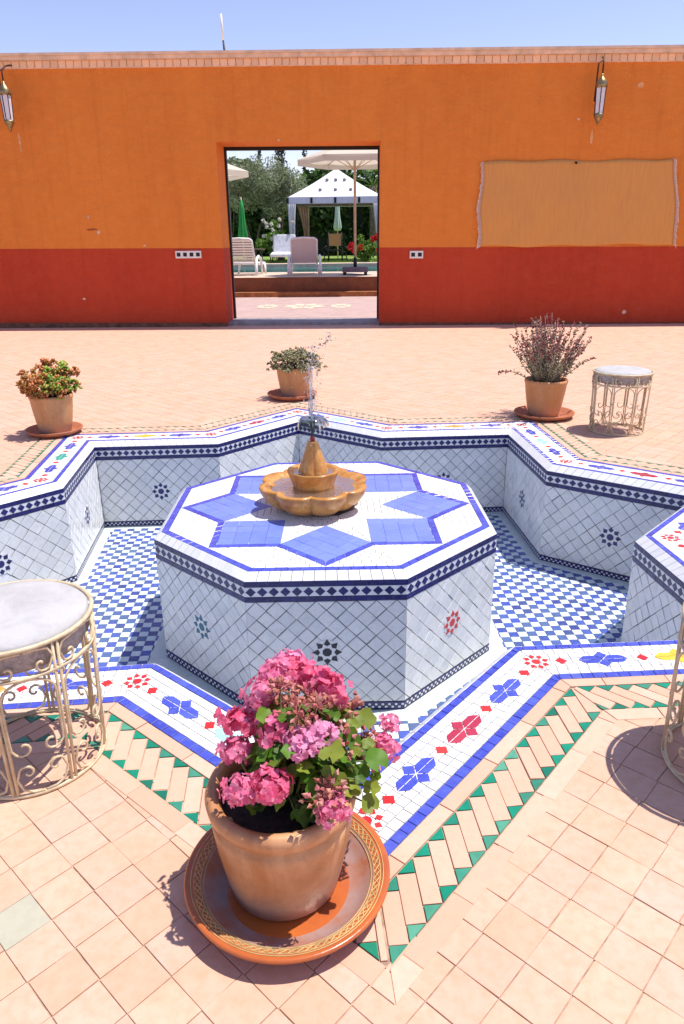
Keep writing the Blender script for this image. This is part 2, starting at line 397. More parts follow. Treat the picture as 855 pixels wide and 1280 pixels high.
for i in range(NS):
    a, b, d, nn, L = seg_frame(i)
    for (t0, t1, ln, off0) in ((0.21, 0.2545, 0.205, 0.07), (0.379, 0.432, 0.2, 0.02)):
        s = -0.5-off0
        while s < L+0.5:
            l2 = ln*random.uniform(0.9, 1.1)
            add_strip(PT, 'edging_tile', i, [(s, t0), (s+l2, t0), (s+l2, t1), (s, t1)], 'brick', pave, 0.0016+random.gauss(0, 0.0003)); s += l2
    p = 0.0625; h = 0.1235; t0 = 0.255; k = p/2
    sg = -1 if CONC[(i+1) % NS] else 1           # bricks slant away from the inward corner
    for q in range(-8, int(L/p)+9):
        s = q*p
        jt = random.gauss(0, 0.0012)
        # brick as a rectangle at 45 degrees: touches the top line at (s,t0), the lower line at the opposite corner
        A = (s, t0); B = (s+sg*k, t0+k); e = h-k
        D2 = (s+sg*e*-0+sg*0, t0)
        Cc = (s-sg*0+sg*(-0), t0)
        top1 = (s+jt, t0); top2 = (s+k*(-sg), t0+k)
        bot1 = (top1[0]+sg*e, t0+e); bot2 = (top2[0]+sg*e, t0+k+e)
        add_strip(PT, 'slanted_brick', i, [top1, bot1, bot2, top2], 'brick', pave, 0.0014+random.gauss(0, 0.0004), 0.0028, 0.001)
        # triangles between the ends: hypotenuse on the band edge
        add_strip(PT, 'green_triangle_tile', i, [(s, t0), (s-sg*p, t0), (s-sg*k, t0+k)], 'green', pave, 0.0017, 0.0032)
        x2 = bot2[0]
        add_strip(PT, 'green_triangle_tile', i, [(x2, t0+h), (x2+sg*p, t0+h), (x2+sg*k, t0+h-k)], 'green', pave, 0.0017, 0.0032)
PT.flush()

# ------------------------------------------------------------------ star basin
basin = thing('star_basin', 'sunken eight pointed star pool lined with white diamond tiles and patterned rim', 'fountain basin')
rim_in, rim_out = off(CH), off(CH+0.214)
vs = [v3(p, -0.0022) for p in rim_in]+[v3(p, -0.0022) for p in rim_out]+[v3(p, -0.08) for p in rim_out]
fs = [(i, NS+i, NS+(i+1) % NS, (i+1) % NS) for i in range(NS)]+[(NS+i, 2*NS+i, 2*NS+(i+1) % NS, NS+(i+1) % NS) for i in range(NS)]
rim = obj('rim', vs, fs, M['groutlight'], basin)
flo = off(0.004)
bfloor = obj('basin_floor', [v3(p, ZF-0.004) for p in flo], [tuple(range(NS))], M['grout'], basin)
BT = Tiles(basin, 300, 7)
def rosette(T, kind, c, u, v, Rr, mat, parent, proud, rot=0.0, joined=True):
    def P(r, a): return c+u*(r*math.cos(a+rot))+v*(r*math.sin(a+rot))
    q = math.pi/8
    T.add(kind, [P(Rr*0.34, 2*q*k+q) for k in range(8)], mat, parent, proud, 0.002, 0.0006, 0.004, 0.2)
    for k in range(8):
        a = 2*q*k
        T.add(kind, [P(Rr*0.46, a), P(Rr*0.66, a-0.388), P(Rr, a), P(Rr*0.66, a+0.388)] if joined else
              [P(Rr*0.43, a), P(Rr*0.71, a-0.37), P(Rr, a), P(Rr*0.71, a+0.37)], mat, parent, proud, 0.0008 if joined else 0.0022, 0.0006, 0.004, 0.2)
mid_cols = ['crimson', 'yellow', 'cyan', 'ochre', 'crimson', 'cyan', 'ochre', 'cyan', 'crimson', 'yellow', 'emerald', 'ochre', 'cyan', 'crimson', 'ochre', 'cyan']
def motif(i, sc_, tc, mat):
    X, Yq, m_ = 0.088, 0.047, 0.024
    pcs = [[(-X, 0), (-0.062, -m_), (-m_, -m_), (0, 0)], [(-X, 0), (0, 0), (-m_, m_), (-0.062, m_)],
           [(X, 0), (0.062, m_), (m_, m_), (0, 0)], [(X, 0), (0, 0), (m_, -m_), (0.062, -m_)],
           [(0, 0), (m_, m_), (0, Yq), (-m_, m_)], [(0, 0), (-m_, -m_), (0, -Yq), (m_, -m_)]]
    for pc in pcs:
        add_strip(BT, 'motif_tile', i, [(sc_+x, tc+y) for x, y in pc], mat, rim, 0.0024+random.gauss(0, 0.0002), 0.0026, 0.0009, clip=False, tilt=0.5)
for i in range(NS):
    a, b, d, nn, L = seg_frame(i)
    for (t0, t1) in ((0.0, 0.026), (0.18, 0.2095)):
        s = -0.4
        while s < L+0.4:
            l2 = random.uniform(0.034, 0.05); add_strip(BT, 'blue_border_tile', i, [(s, t0), (s+l2, t0), (s+l2, t1), (s, t1)], 'blue', rim, 0.0008+random.gauss(0, 0.0003), 0.0024); s += l2
    for r in range(5):
        t0 = 0.0262+r*0.03075; t1 = t0+0.03075; s = -0.4+(r % 2)*0.017
        while s < L+0.4:
            l2 = random.uniform(0.032, 0.038); add_strip(BT, 'white_rim_tile', i, [(s, t0), (s+l2, t0), (s+l2, t1), (s, t1)], 'white', rim, 0.0006+random.gauss(0, 0.0003), 0.0027); s += l2
    tc = 0.103
    p0 = a+ME[i]*tc; p1 = b+ME[(i+1) % NS]*tc; s0 = (p0-a).dot(d); s1 = (p1-a).dot(d); mid = (s0+s1)/2; hl = (s1-s0)/2
    for f in (-0.80, -0.27, 0.27, 0.80):
        f += random.gauss(0, 0.012)
        x = mid+f*hl; h = 0.021
        add_strip(BT, 'red_square_tile', i, [(x-h, tc-0.002), (x, tc-h), (x+h, tc+0.002), (x, tc+h)], 'red', rim, 0.0024, 0.001, 0.0007, clip=False, tilt=0.25)
    motif(i, mid, tc, mid_cols[i]); motif(i, mid-0.535*hl, tc, 'blue'); motif(i, mid+0.535*hl, tc, 'blue')
    rosette(BT, 'rosette_tile', v3(p0), V((d.x, d.y, 0)), V((-d.y, d.x, 0)), 0.047, 'red', rim, 0.0024, 0.2, False)
# walls
def wall_band(T, o, u, nrm, L, z_top, parent, n_d, up=V((0, 0, 1)), h1=0.026, h2=0.045, h3=0.024, nm='navy'):
    """navy row, diamonds on white, navy row, downwards from z_top; o at the left end (seen from the front)"""
    def Q(s0, s1, za, zb): return [o+u*s0+up*za, o+u*s1+up*za, o+u*s1+up*zb, o+u*s0+up*zb]
    z = z_top
    for hh in (h1, None, h3):
        if hh is None:
            T.add('white_band_tile', Q(0, L, z-h2, z), 'white', parent, 0.0, 0.001, 0.0005, 0.003, 0)
            pd = L/n_d
            for k in range(n_d):
                c = o+u*((k+0.5)*pd)+up*(z-h2/2); a = min(pd, h2*1.05)*0.485; e = h2*0.485
                T.add('navy_diamond_tile', [c-up*e, c+u*a, c+up*e, c-u*a], nm, parent, 0.0014, 0.0012, 0.0006, 0.003, 0.3)
            z -= h2
        else:
            n = max(1, round(L/0.075)); 
            for k in range(n): T.add('navy_band_tile', Q(L*k/n, L*(k+1)/n, z-hh, z), nm, parent, 0.001, 0.0016, 0.0006, 0.003, 0.3)
            z -= hh
    return z
def wall_foot(T, o, u, L, zb, parent, h=0.036):
    up = V((0, 0, 1)); n = max(1, round(L/0.09))
    for k in range(n):
        s0, s1 = L*k/n, L*(k+1)/n
        T.add('navy_foot_tile', [o+u*s0+up*zb, o+u*s1+up*zb, o+u*s1+up*(zb+h), o+u*s0+up*(zb+h)], 'navy', parent, 0.0, 0.0012, 0.0005, 0.003, 0)
    n = round(L/0.03); pd = L/n
    for k in range(n):
        c = o+u*((k+0.5)*pd)+up*(zb+h*0.5)
        for sg in (-1, 1):
            cc = c+up*(sg*h*0.17)+u*(sg*pd*0.25)
            T.add('white_foot_tile', [cc-up*h*0.13-u*pd*0.20, cc-up*h*0.13+u*pd*0.20, cc+up*h*0.13+u*pd*0.20, cc+up*h*0.13-u*pd*0.20], 'white', parent, 0.001, 0.0008, 0.0004, 0.002, 0)
def wall_field(T, kind, o, u, L, z0, z1, parent, nd, mat='field'):
    """squares set on their corner between z0 and z1"""
    p = L/nd; up = V((0, 0, 1)); lo = V((0, z0)); rows = int((z1-z0)/(p/2))+3
    for r in range(-1, rows):
        cz = z1-r*p/2
        for c in range(-1, nd+2):
            cx = c*p+(p/2 if r % 2 else 0)
            h = p/2; j = lambda: random.gauss(0, 0.0007)
            q = [V((cx+j(), cz-h+j())), V((cx+h+j(), cz+j())), V((cx+j(), cz+h+j())), V((cx-h+j(), cz+j()))]
            for pt, nn in ((V((0, 0)), V((1, 0))), (V((L, 0)), V((-1, 0))), (V((0, z0)), V((0, 1))), (V((0, z1)), V((0, -1)))):
                q = clip2(q, pt, nn) if q else None
            if not q: continue
            mg = []
            for pt in q:
                if not mg or (pt-mg[-1]).length > 0.004: mg.append(pt)
            if len(mg) > 1 and (mg[0]-mg[-1]).length < 0.004: mg.pop()
            q = mg
            if len(q) < 3 or area2(q) < 6e-5: continue
            T.add(kind, [o+u*a.x+up*a.y for a in q], mat, parent, random.gauss(0, 0.0004), random.uniform(0.0022, 0.0042), 0.0011, 0.005, 0.8)
ROS = {3: 'navy'}
for i in range(NS):
    a, b = W_[i], W_[(i+1) % NS]; L = (b-a).length; d = (b-a).normalized(); u = V((-d.x, -d.y, 0)); nin = V((-d.y, d.x, 0))
    o = v3(b)+nin*0.0
    wb = obj('basin_wall', [v3(a, ZF-0.01)-nin*0.0045, v3(a, ZB)-nin*0.0045, v3(b, ZB)-nin*0.0045, v3(b, ZF-0.01)-nin*0.0045], [(0, 1, 2, 3)], M['groutfield'], basin)
    # chamfered lip
    n = round(L/0.05)
    e0, e1 = E_[(i+1) % NS], E_[i]
    for k in range(n):
        f0, f1 = k/n, (k+1)/n
        lo0, lo1 = v3(b.lerp(a, f0), ZB), v3(b.lerp(a, f1), ZB); hi0, hi1 = v3(e0.lerp(e1, f0), 0), v3(e0.lerp(e1, f1), 0)
        BT.add('lip_tile', [lo0, lo1, hi1, hi0], 'white', wb, 0.0006, 0.002, 0.0008, 0.004, 0.3)
    obj('lip_bed', [v3(b, ZB)-nin*0.004, v3(a, ZB)-nin*0.004, v3(e1, -0.004)-nin*0.001, v3(e0, -0.004)-nin*0.001], [(0, 1, 2, 3)], M['groutlight'], wb)
    zt = wall_band(BT, o, u, nin, L, ZB, wb, round(L/0.0475))
    wall_foot(BT, o, u, L, ZF+0.002, wb)
    nd = round(L/0.096)
    wall_field(BT, 'wall_tile', o, u, L, ZF+0.040, zt-0.001, wb, nd)
    c = o+u*(L*0.5)+V((0, 0, (zt+ZF+0.04)/2-0.012))
    ring = [c+u*(0.068*math.cos(q*math.pi/4+math.pi/8))+V((0, 0, 0.068*math.sin(q*math.pi/4+math.pi/8))) for q in range(8)]
    BT.add('rosette_ground_tile', ring, 'field', wb, 0.0016, 0.0, 0.0006, 0.002, 0)
    rosette(BT, 'wall_rosette_tile', c, u, V((0, 0, 1)), 0.069, 'navy', wb, 0.0028, 0.0, False)

# ------------------------------------------------------------------ octagonal plinth
OC = V((0.065, -0.075, 0)); OR = R_(2.4); OA = 0.826; OT = 0.034
plinth = thing('fountain_plinth', 'octagonal fountain plinth with a blue star on its white tiled top', 'fountain plinth', (OC.x, OC.y, ZF))
def octo(ap): 
    r = ap/math.cos(math.pi/8); return [V((OC.x+r*math.cos(OR-math.pi/8+k*math.pi/4), OC.y+r*math.sin(OR-math.pi/8+k*math.pi/4))) for k in range(8)]
rel = V((OC.x, OC.y, ZF))
O1 = octo(OA); O0 = octo(OA-0.034); zc = 0.0
core = obj('plinth_core', [v3(p, ZF)-rel for p in octo(OA-0.0045)]+[v3(p, zc)-rel for p in octo(OA-0.0045)]+[v3(p, OT-0.004)-rel for p in octo(OA-0.037)],
           [tuple(range(16, 24))]+[(k, (k+1) % 8, 8+(k+1) % 8, 8+k) for k in range(8)]+[(8+k, 8+(k+1) % 8, 16+(k+1) % 8, 16+k) for k in range(8)], M['groutfield'], plinth)
OTl = Tiles(plinth, 300, 7)
ros_col = ['navy', 'navy', 'navy', 'navy', 'navy', 'teal', 'black', 'red']
for k in range(8):
    a, b = O1[k], O1[(k+1) % 8]; L = (b-a).length; d = (b-a).normalized(); u = V((d.x, d.y, 0)); nout = V((d.y, -d.x, 0)); o = v3(a)
    n = 14; e0, e1 = O0[k], O0[(k+1) % 8]
    for q in range(n):
        f0, f1 = q/n, (q+1)/n
        OTl.add('lip_tile', [v3(a.lerp(b, f0), zc), v3(a.lerp(b, f1), zc), v3(e0.lerp(e1, f1), OT), v3(e0.lerp(e1, f0), OT)], 'white', core, 0.0006, 0.0022, 0.0008, 0.004, 0.3)
    zt = wall_band(OTl, o, u, nout, L, zc, core, 14)
    wall_foot(OTl, o, u, L, ZF+0.004, core, 0.04)
    wall_field(OTl, 'wall_tile', o, u, L, ZF+0.046, zt-0.001, core, 8)
    c = o+u*(L*0.5)+V((0, 0, (zt+ZF+0.046)/2+0.005))
    ring = [c+u*(0.064*math.cos(q*math.pi/4+math.pi/8))+V((0, 0, 0.064*math.sin(q*math.pi/4+math.pi/8))) for q in range(8)]
    OTl.add('rosette_ground_tile', ring, 'field', core, 0.0016, 0.0, 0.0006, 0.002, 0)
    rosette(OTl, 'wall_rosette_tile', c, u, V((0, 0, 1)), 0.066, ros_col[k], core, 0.0028, 0.0, True)
# top: star geometry in polar form, tips over the edge middles
RT, RC, RI = 0.756, 0.578, 0.285
def PO(r, a): return V((OC.x+r*math.cos(a+OR), OC.y+r*math.sin(a+OR)))
star_o = []; star_w = []
for k in range(8):
    a = k*math.pi/4; star_o += [PO(RT, a), PO(RC, a+math.pi/8)]; star_w += [PO(RI, a), PO(RC, a+math.pi/8)]
MS = mitres(star_o)
for k in range(8):
    a0 = O0[k]; b0 = O0[(k+1) % 8]; ib0, ib1 = octo(OA-0.034-0.033)[k], octo(OA-0.034-0.033)[(k+1) % 8]
    n = 12
    for q in range(n):
        f0, f1 = q/n, (q+1)/n
        OTl.add('blue_border_tile', [v3(a0.lerp(b0, f0), OT), v3(a0.lerp(b0, f1), OT), v3(ib0.lerp(ib1, f1), OT), v3(ib0.lerp(ib1, f0), OT)], 'blue', core, 0.001, 0.0022)
    # white courses parallel to each edge
    d = (b0-a0).normalized(); nin = V((-d.y, d.x)); row = 0; ap = OA-0.067
    while ap > 0.05:
        s = -0.5+(row % 2)*0.024; w2 = 0.034
        pa = PO(ap, k*math.pi/4); 
        while s < 0.5:
            l2 = random.uniform(0.044, 0.052)
            q = [pa+d*s, pa+d*(s+l2), pa+d*(s+l2)+nin*w2, pa+d*s+nin*w2]; s += l2
            for sg in (-1, 1):
                an = k*math.pi/4+sg*math.pi/8+OR; dr = V((math.cos(an), math.sin(an))); kk = V((dr.y, -dr.x))*sg
                q = clip2(q, V((OC.x, OC.y)), kk) if q else None
            if not q: continue
            cc = sum(q, V((0, 0)))/len(q)
            if all(inside(star_o, p) and not inside(star_w, p) for p in q+[cc]): continue
            if (cc-V((OC.x, OC.y))).length < 0.14: continue
            if area2(q) < 0: q = q[::-1]
            OTl.add('white_top_tile', [v3(p, OT) for p in q], 'white', core, 0.0004+random.gauss(0, 0.0003), 0.0023)
        ap -= w2; row += 1
N16 = 16
for k in range(16):
    a, b = star_o[k], star_o[(k+1) % 16]; n = 5
    a2, b2 = a-MS[k]*0.032, b-MS[(k+1) % 16]*0.032
    for q in range(n):
        f0, f1 = q/n, (q+1)/n; pts = [v3(a.lerp(b, f0), OT), v3(a.lerp(b, f1), OT), v3(a2.lerp(b2, f1), OT), v3(a2.lerp(b2, f0), OT)]
        OTl.add('star_outline_tile', pts, 'blue', core, 0.0022, 0.0012)
for k in range(8):
    a = k*math.pi/4; T_, L_, R2_ = [star_o[q % 16]-MS[q % 16]*0.0325 for q in (2*k, 2*k+1, 2*k-1)]; I_ = PO(RI, a); n = 4
    for x in range(n):
        for y in range(n):
            def bl(f, g): return I_.lerp(R2_, f).lerp(L_.lerp(T_, f), g)
            q = [bl(x/n, y/n), bl((x+1)/n, y/n), bl((x+1)/n, (y+1)/n), bl(x/n, (y+1)/n)]
            if area2(q) < 0: q = q[::-1]
            OTl.add('star_tile', [v3(p, OT) for p in q], 'peri', core, 0.0018+random.gauss(0, 0.0002), 0.0011)
OTl.flush()

# basin floor: checker, pale strips along the walls and round the plinth
CA = R_(4.5); cu = V((math.cos(CA), math.sin(CA))); cv = V((-cu.y, cu.x)); S = 0.0497
fin = off(-0.01)
for i in range(-48, 49):
    for j in range(-48, 49):
        c = cu*(i*S)+cv*(j*S)
        rr = c-V((OC.x, OC.y))
        if not inside(fin, c): continue
        if max(rr.dot(V((math.cos(OR+k*math.pi/4), math.sin(OR+k*math.pi/4)))) for k in range(8)) < OA+0.02: continue
        q = [c+cu*(x*S/2)+cv*(y*S/2) for x, y in ((-1, -1), (1, -1), (1, 1), (-1, 1))]
        BT.add('checker_tile', [v3(p, ZF) for p in q], 'floorblue' if (i+j) % 2 else 'floorwhite', bfloor, random.gauss(0, 0.0003), 0.0022, 0.0008, 0.003, 0.5)
M['floorstrip'] = tile_mat('pale_green_glaze', [(0.58, 0.65, 0.62), (0.62, 0.68, 0.65)], 0.3, stain=(0.4, 0.47, 0.44), stain_amt=0.3)
def floor_strips(T, A, B, parent):
    n = len(A)
    for i in range(n):
        j = (i+1) % n; L = (A[j]-A[i]).length; m_ = max(1, round(L/0.12))
        for k in range(m_):
            f0, f1 = k/m_, (k+1)/m_
            q = [A[i].lerp(A[j], f0), A[i].lerp(A[j], f1), B[i].lerp(B[j], f1), B[i].lerp(B[j], f0)]
            if area2(q) < 0: q = q[::-1]
            T.add('floor_strip_tile', [v3(p, ZF) for p in q], 'floorstrip', parent, 0.002, 0.0016, 0.0008, 0.003, 0.2)
floor_strips(BT, off(0.002), off(-0.06), bfloor)
floor_strips(BT, octo(OA-0.002), octo(OA+0.085), bfloor)
BT.flush()

# ------------------------------------------------------------------ pixel helper (direction only; the depth Y comes from what each thing stands on)
def at(px, py, Y):
    d = _F+_R*((px-427.5)/FPX)-_U*((py-640)/FPX); return CAM_POS+d*((Y-CAM_POS.y)/d.y)

# ------------------------------------------------------------------ courtyard wall
def plaster(name, c1, c2, c3):
    mt, nt, bs = mat_new(name)
    g = nt.nodes.new('ShaderNodeNewGeometry'); mp = nt.nodes.new('ShaderNodeMapping'); mp.inputs['Scale'].default_value = (1, 1, 0.35); nt.links.new(g.outputs['Position'], mp.inputs[0])
    n1 = noise(nt, 0.9, 5, 0.6, mp.outputs[0], 0.4); n2 = noise(nt, 7, 5, 0.65); n3 = noise(nt, 60, 3)
    c = mixc(nt, ramp(nt, n1, [(0.3, (0,)*3), (0.72, (1,)*3)]), c1, c2)
    c = mixc(nt, mth(nt, 'MULTIPLY', ramp(nt, n2, [(0.4, (0,)*3), (0.75, (1,)*3)]), 0.45), c, c3)
    n4 = noise(nt, 3.1, 1, 0.3)
    c = mixc(nt, ramp(nt, n4, [(0.795, (0,)*3), (0.80, (1,)*3)]), c, (0.75, 0.55, 0.4))
    mp2 = nt.nodes.new('ShaderNodeMapping'); mp2.inputs['Scale'].default_value = (5, 5, 0.25); nt.links.new(g.outputs['Position'], mp2.inputs[0])
    n5 = noise(nt, 1.6, 5, 0.7, mp2.outputs[0], 0.3); c = mixc(nt, mth(nt, 'MULTIPLY', ramp(nt, n5, [(0.5, (0,)*3), (0.78, (1,)*3)]), 0.28), c, tuple(q*0.62 for q in c2))
    n6 = noise(nt, 2.2, 6, 0.75, None, 1.5); c = mixc(nt, mth(nt, 'MULTIPLY', ramp(nt, n6, [(0.52, (0,)*3), (0.75, (1,)*3)]), 0.3), c, c3)
    nt.links.new(c, bs.inputs['Base Color']); bs.inputs['Roughness'].default_value = 0.85; bs.inputs['Specular IOR Level'].default_value = 0.2
    bump(nt, bs, mth(nt, 'ADD', mth(nt, 'MULTIPLY', n2, 2.2), mth(nt, 'MULTIPLY', n3, 0.6)), 0.5, 0.03); return mt
M['orange'] = plaster('orange_plaster', (0.77, 0.235, 0.040), (0.69, 0.195, 0.033), (0.81, 0.275, 0.055))
M['dado'] = plaster('red_plaster', (0.53, 0.062, 0.024), (0.44, 0.046, 0.019), (0.55, 0.082, 0.034))
M['cornice'] = plain('pink_plaster', (0.86, 0.62, 0.45), 0.8, var=0.15, scale=6)
M['cornicetile'] = plain('weathered_roof_tile', (0.82, 0.52, 0.30), 0.8, var=0.2, scale=25, col2=(0.80, 0.56, 0.42), objrand=0.1)
M['darkmetal'] = plain('black_metal', (0.02, 0.018, 0.017), 0.5, 0.3, scale=40)
M['stone'] = plain('grey_stone', (0.33, 0.29, 0.30), 0.6, var=0.2, scale=8)
M['skirt'] = plain('brown_skirting', (0.20, 0.085, 0.05), 0.8, var=0.3, scale=12)
def wy(x): return 8.645-0.008*x
def wp(x, dy, z): return V((x, wy(x)+dy, z-(0.0065*x if z > 0.02 else 0)))
def wbox(mb, x0, x1, dy0, dy1, z0, z1, mi=0):
    p = [wp(x, d, z) for z in (z0, z1) for (x, d) in ((x0, dy0), (x1, dy0), (x1, dy1), (x0, dy1))]
    return mb.add(p, [(0,3,2,1),(4,5,6,7),(0,1,5,4),(1,2,6,5),(2,3,7,6),(3,0,4,7)], mi)
DL, DR, DH, TH, ZD, ZT = -1.955, 0.552, 2.725, 0.72, 1.205, 3.715
wall = thing('courtyard_wall', 'long orange plastered wall with dark red dado and a wide doorway', 'wall')
wbox(MB(), 0, 0, 0, 0, 0, 0)
mb = MB(); wbox(mb, -11, DL, 0, TH, ZD, ZT); wbox(mb, DR, 11, 0, TH, ZD, ZT); wbox(mb, DL, DR, 0, TH, DH, ZT); mb.build('upper_plaster', M['orange'], wall)
for x0, x1 in ((-11, DL), (DR, 11)):
    mb = MB(); wbox(mb, x0, x1, -0.002, TH+0.002, -0.05, ZD-0.0005); mb.build('dado', M['dado'], wall)
    mb = MB(); wbox(mb, x0, x1, -0.035, -0.003, -0.02, 0.045); mb.build('skirting', M['skirt'], wall)
mb = MB(); wbox(mb, -11, 11, -0.10, TH+0.1, 3.815, 3.865); wbox(mb, -11, 11, -0.13, TH+0.14, 3.8655, 3.90); cor = mb.build('cornice', M['cornice'], wall)
mb = MB(); wbox(mb, -11, 11, -0.012, TH, ZT+0.0005, 3.8145); mb.build('cornice_bed', M['cornice'], wall)
x = -11
for k in range(190):
    wd = random.uniform(0.108, 0.12)
    if -6.2 < x < 6.2:
        mb = MB(); n = 5; r = wd*0.46; vs = []; h = random.uniform(0.096, 0.106); pr = random.uniform(-0.04, -0.032)
        for dy in (pr, -0.0125):
            for q in range(n+1):
                a = math.pi*q/n; vs.append(wp(x+wd/2-r*math.cos(a), dy, 3.813-h*0.45-h*0.5*max(0.0, math.sin(a))**0.4))
            vs.append(wp(x+wd/2+r, dy, 3.813)); vs.append(wp(x+wd/2-r, dy, 3.813))
        m_ = n+3
        mb.add(vs, [tuple(range(m_)), tuple(range(2*m_-1, m_-1, -1))]+[(q, m_+q, m_+(q+1) % m_, (q+1) % m_) for q in range(m_)])
        mb.build('cornice_tile', M['cornicetile'], wall)
    x += wd
fr = thing('door_frame', 'thin black metal frame lining the back of the open doorway', 'door frame', (0, 0, 0))
for nm, a in (('jamb', (DL, DL+0.035, TH-0.05, TH+0.02, 0.03, DH)), ('jamb', (DR-0.03, DR, TH-0.05, TH+0.02, 0.03, DH)), ('head', (DL+0.035, DR-0.03, TH-0.05, TH+0.02, DH-0.05, DH-0.0005))):
    mb = MB(); wbox(mb, *a); mb.build(nm, M['darkmetal'], fr)
mb = MB(); wbox(mb, DL+0.002, DR-0.002, 0.10, TH+0.1, -0.03, 0.045); th = mb.build('threshold', M['stone']); tag(th, 'grey stone doorstep in the wall opening', 'doorstep')
# knocked-off paint, a scuff, pale runs under the lanterns
M['chip'] = plain('bare_plaster', (0.80, 0.62, 0.48), 0.9, var=0.2, scale=40); M['scuff'] = plain('dark_scuff', (0.42, 0.10, 0.02), 0.9, scale=30); M['run'] = plain('pale_run', (0.86, 0.42, 0.18), 0.85, var=0.2, scale=15)
def chip(px, py, rx, rz, mk, nm, n=9):
    p = at(px, py, 8.63); vs = []
    for k in range(n):
        a = 2*math.pi*k/n; r = random.uniform(0.6, 1.15); vs.append((p.x+rx*r*math.cos(a), wy(p.x)-0.0045, p.z+rz*r*math.sin(a)))
    vs += [(v_[0], wy(p.x)+0.002, v_[2]) for v_ in vs]
    obj(nm, vs, [tuple(range(n))]+[(k, n+k, n+(k+1) % n, (k+1) % n) for k in range(n)], M[mk], wall)
for a_ in ((122, 290, 0.03, 0.035, 'chip', 'plaster_chip'), (109, 271, 0.012, 0.03, 'chip', 'plaster_chip'), (113, 287, 0.10, 0.018, 'scuff', 'scuff_mark'), (104, 374, 0.025, 0.018, 'chip', 'plaster_chip'), (180, 307, 0.025, 0.012, 'chip', 'plaster_chip'), (348, 175, 0.025, 0.015, 'chip', 'plaster_chip'),
           (723, 149, 0.022, 0.02, 'chip', 'plaster_chip'), (739, 172, 0.022, 0.12, 'run', 'paint_run'), (23, 178, 0.022, 0.15, 'run', 'paint_run'), (800, 107, 0.05, 0.05, 'run', 'patch'), (643, 402, 0.03, 0.02, 'scuff', 'scuff_mark')): chip(*a_)
# hanging rug
M['rug'] = None
mt, nt, bs = mat_new('tan_weave'); n1 = noise(nt, 1.3, 4); g = nt.nodes.new('ShaderNodeNewGeometry'); mp = nt.nodes.new('ShaderNodeMapping'); mp.inputs['Scale'].default_value = (14, 14, 1.2); nt.links.new(g.outputs['Position'], mp.inputs[0])
n2 = noise(nt, 3, 4, 0.6, mp.outputs[0]); c = mixc(nt, n1, (0.76, 0.335, 0.075), (0.62, 0.29, 0.09)); c = mixc(nt, mth(nt, 'MULTIPLY', ramp(nt, n2, [(0.4, (0,)*3), (0.75, (1,)*3)]), 0.5), c, (0.56, 0.23, 0.07))
nt.links.new(c, bs.inputs['Base Color']); bs.inputs['Roughness'].default_value = 0.95
wv = nt.nodes.new('ShaderNodeTexWave'); wv.inputs['Scale'].default_value = 60; nt.links.new(g.outputs['Position'], wv.inputs[0]); bump(nt, bs, wv.outputs['Fac'], 0.2, 0.004); M['rug'] = mt
M['fringe'] = plain('cream_wool', (0.86, 0.70, 0.60), 0.95, scale=40)
rug = thing('hanging_rug', 'plain tan woven rug with fringed ends hung flat on the orange wall', 'rug', (3.55, wy(3.55), 1.2))
A_, B_, C_, D_ = [V((p.x, 0, p.z)) for p in (at(603, 203, 8.65), at(842, 199, 8.65), at(841, 306, 8.65), at(598, 308, 8.65))]
nx, nz = 60, 24; vs = []
for j in range(nz+1):
    for i in range(nx+1):
        f, g2 = i/nx, j/nz; p = A_.lerp(B_, f).lerp(D_.lerp(C_, f), g2)
        ed = math.sin(f*19)*0.012*(1 if j in (0, nz) else 0)+0.016*math.sin(f*6.0)*(1-2*g2)*0.5
        sd = 0.02*math.sin(g2*9)*(1-f)-0.02*math.sin(g2*7+1)*f
        dy = -0.02-0.012*math.sin(f*23+g2*3)*g2-0.008*math.sin(f*9)-0.01*g2
        vs.append(V((p.x+sd, wy(p.x)+dy, p.z+ed))-V(rug.location))
fs = [(j*(nx+1)+i, (j+1)*(nx+1)+i, (j+1)*(nx+1)+i+1, j*(nx+1)+i+1) for j in range(nz) for i in range(nx)]
cl = obj('cloth', vs, fs, M['rug'], rug, True); md = cl.modifiers.new('thick', 'SOLIDIFY'); md.thickness = 0.008; md.offset = -1
p = at(720, 203, 8.6); mb = MB(); mb.tube([V((p.x, wy(p.x), p.z))-V(rug.location), V((p.x, wy(p.x)-0.06, p.z-0.01))-V(rug.location)], 0.018, 6); mb.build('nail', M['darkmetal'], rug)
for f in (0, nx):
    mb = MB(); e = [vs[j*(nx+1)+f] for j in range(nz+1)]; sg = -1 if f == 0 else 1
    for k in range(58):
        g2 = k/57*nz; j = min(int(g2), nz-1); p = e[j].lerp(e[j+1], g2-j); ln = random.uniform(0.035, 0.075)
        mb.tube([p+V((-sg*0.01, -0.004, 0)), p+V((sg*ln*0.5, -0.012, -ln*0.3)), p+V((sg*ln*0.7, -0.01, -ln*random.uniform(0.6, 1.1)))], [0.007, 0.006, 0.003], 5)
    mb.build('fringe', M['fringe'], rug, True)
# sockets
M['plastic'] = plain('white_plastic', (0.78, 0.77, 0.74), 0.4, var=0.05)
for (xa, xb, n, lab) in ((219.5, 251, 4, 'white four gang socket box on the dado left of the doorway'), (512, 529, 2, 'white double socket box on the dado right of the doorway')):
    a, b = at(xa, 323, 8.63), at(xb, 313.5, 8.63); t = thing('socket_box', lab, 'socket', (a.x, wy(a.x), a.z)); wd, hh = b.x-a.x, b.z-a.z
    mb = MB(); mb.box((0, -0.03, 0), (wd, -0.003, hh)); mb.build('case', M['plastic'], t)
    for k in range(n):
        u0 = wd*(k+0.22)/n; mb = MB(); mb.box((u0, -0.034, hh*0.24), (u0+wd*0.56/n, -0.0295, hh*0.76)); mb.build('outlet', M['darkmetal'], t)
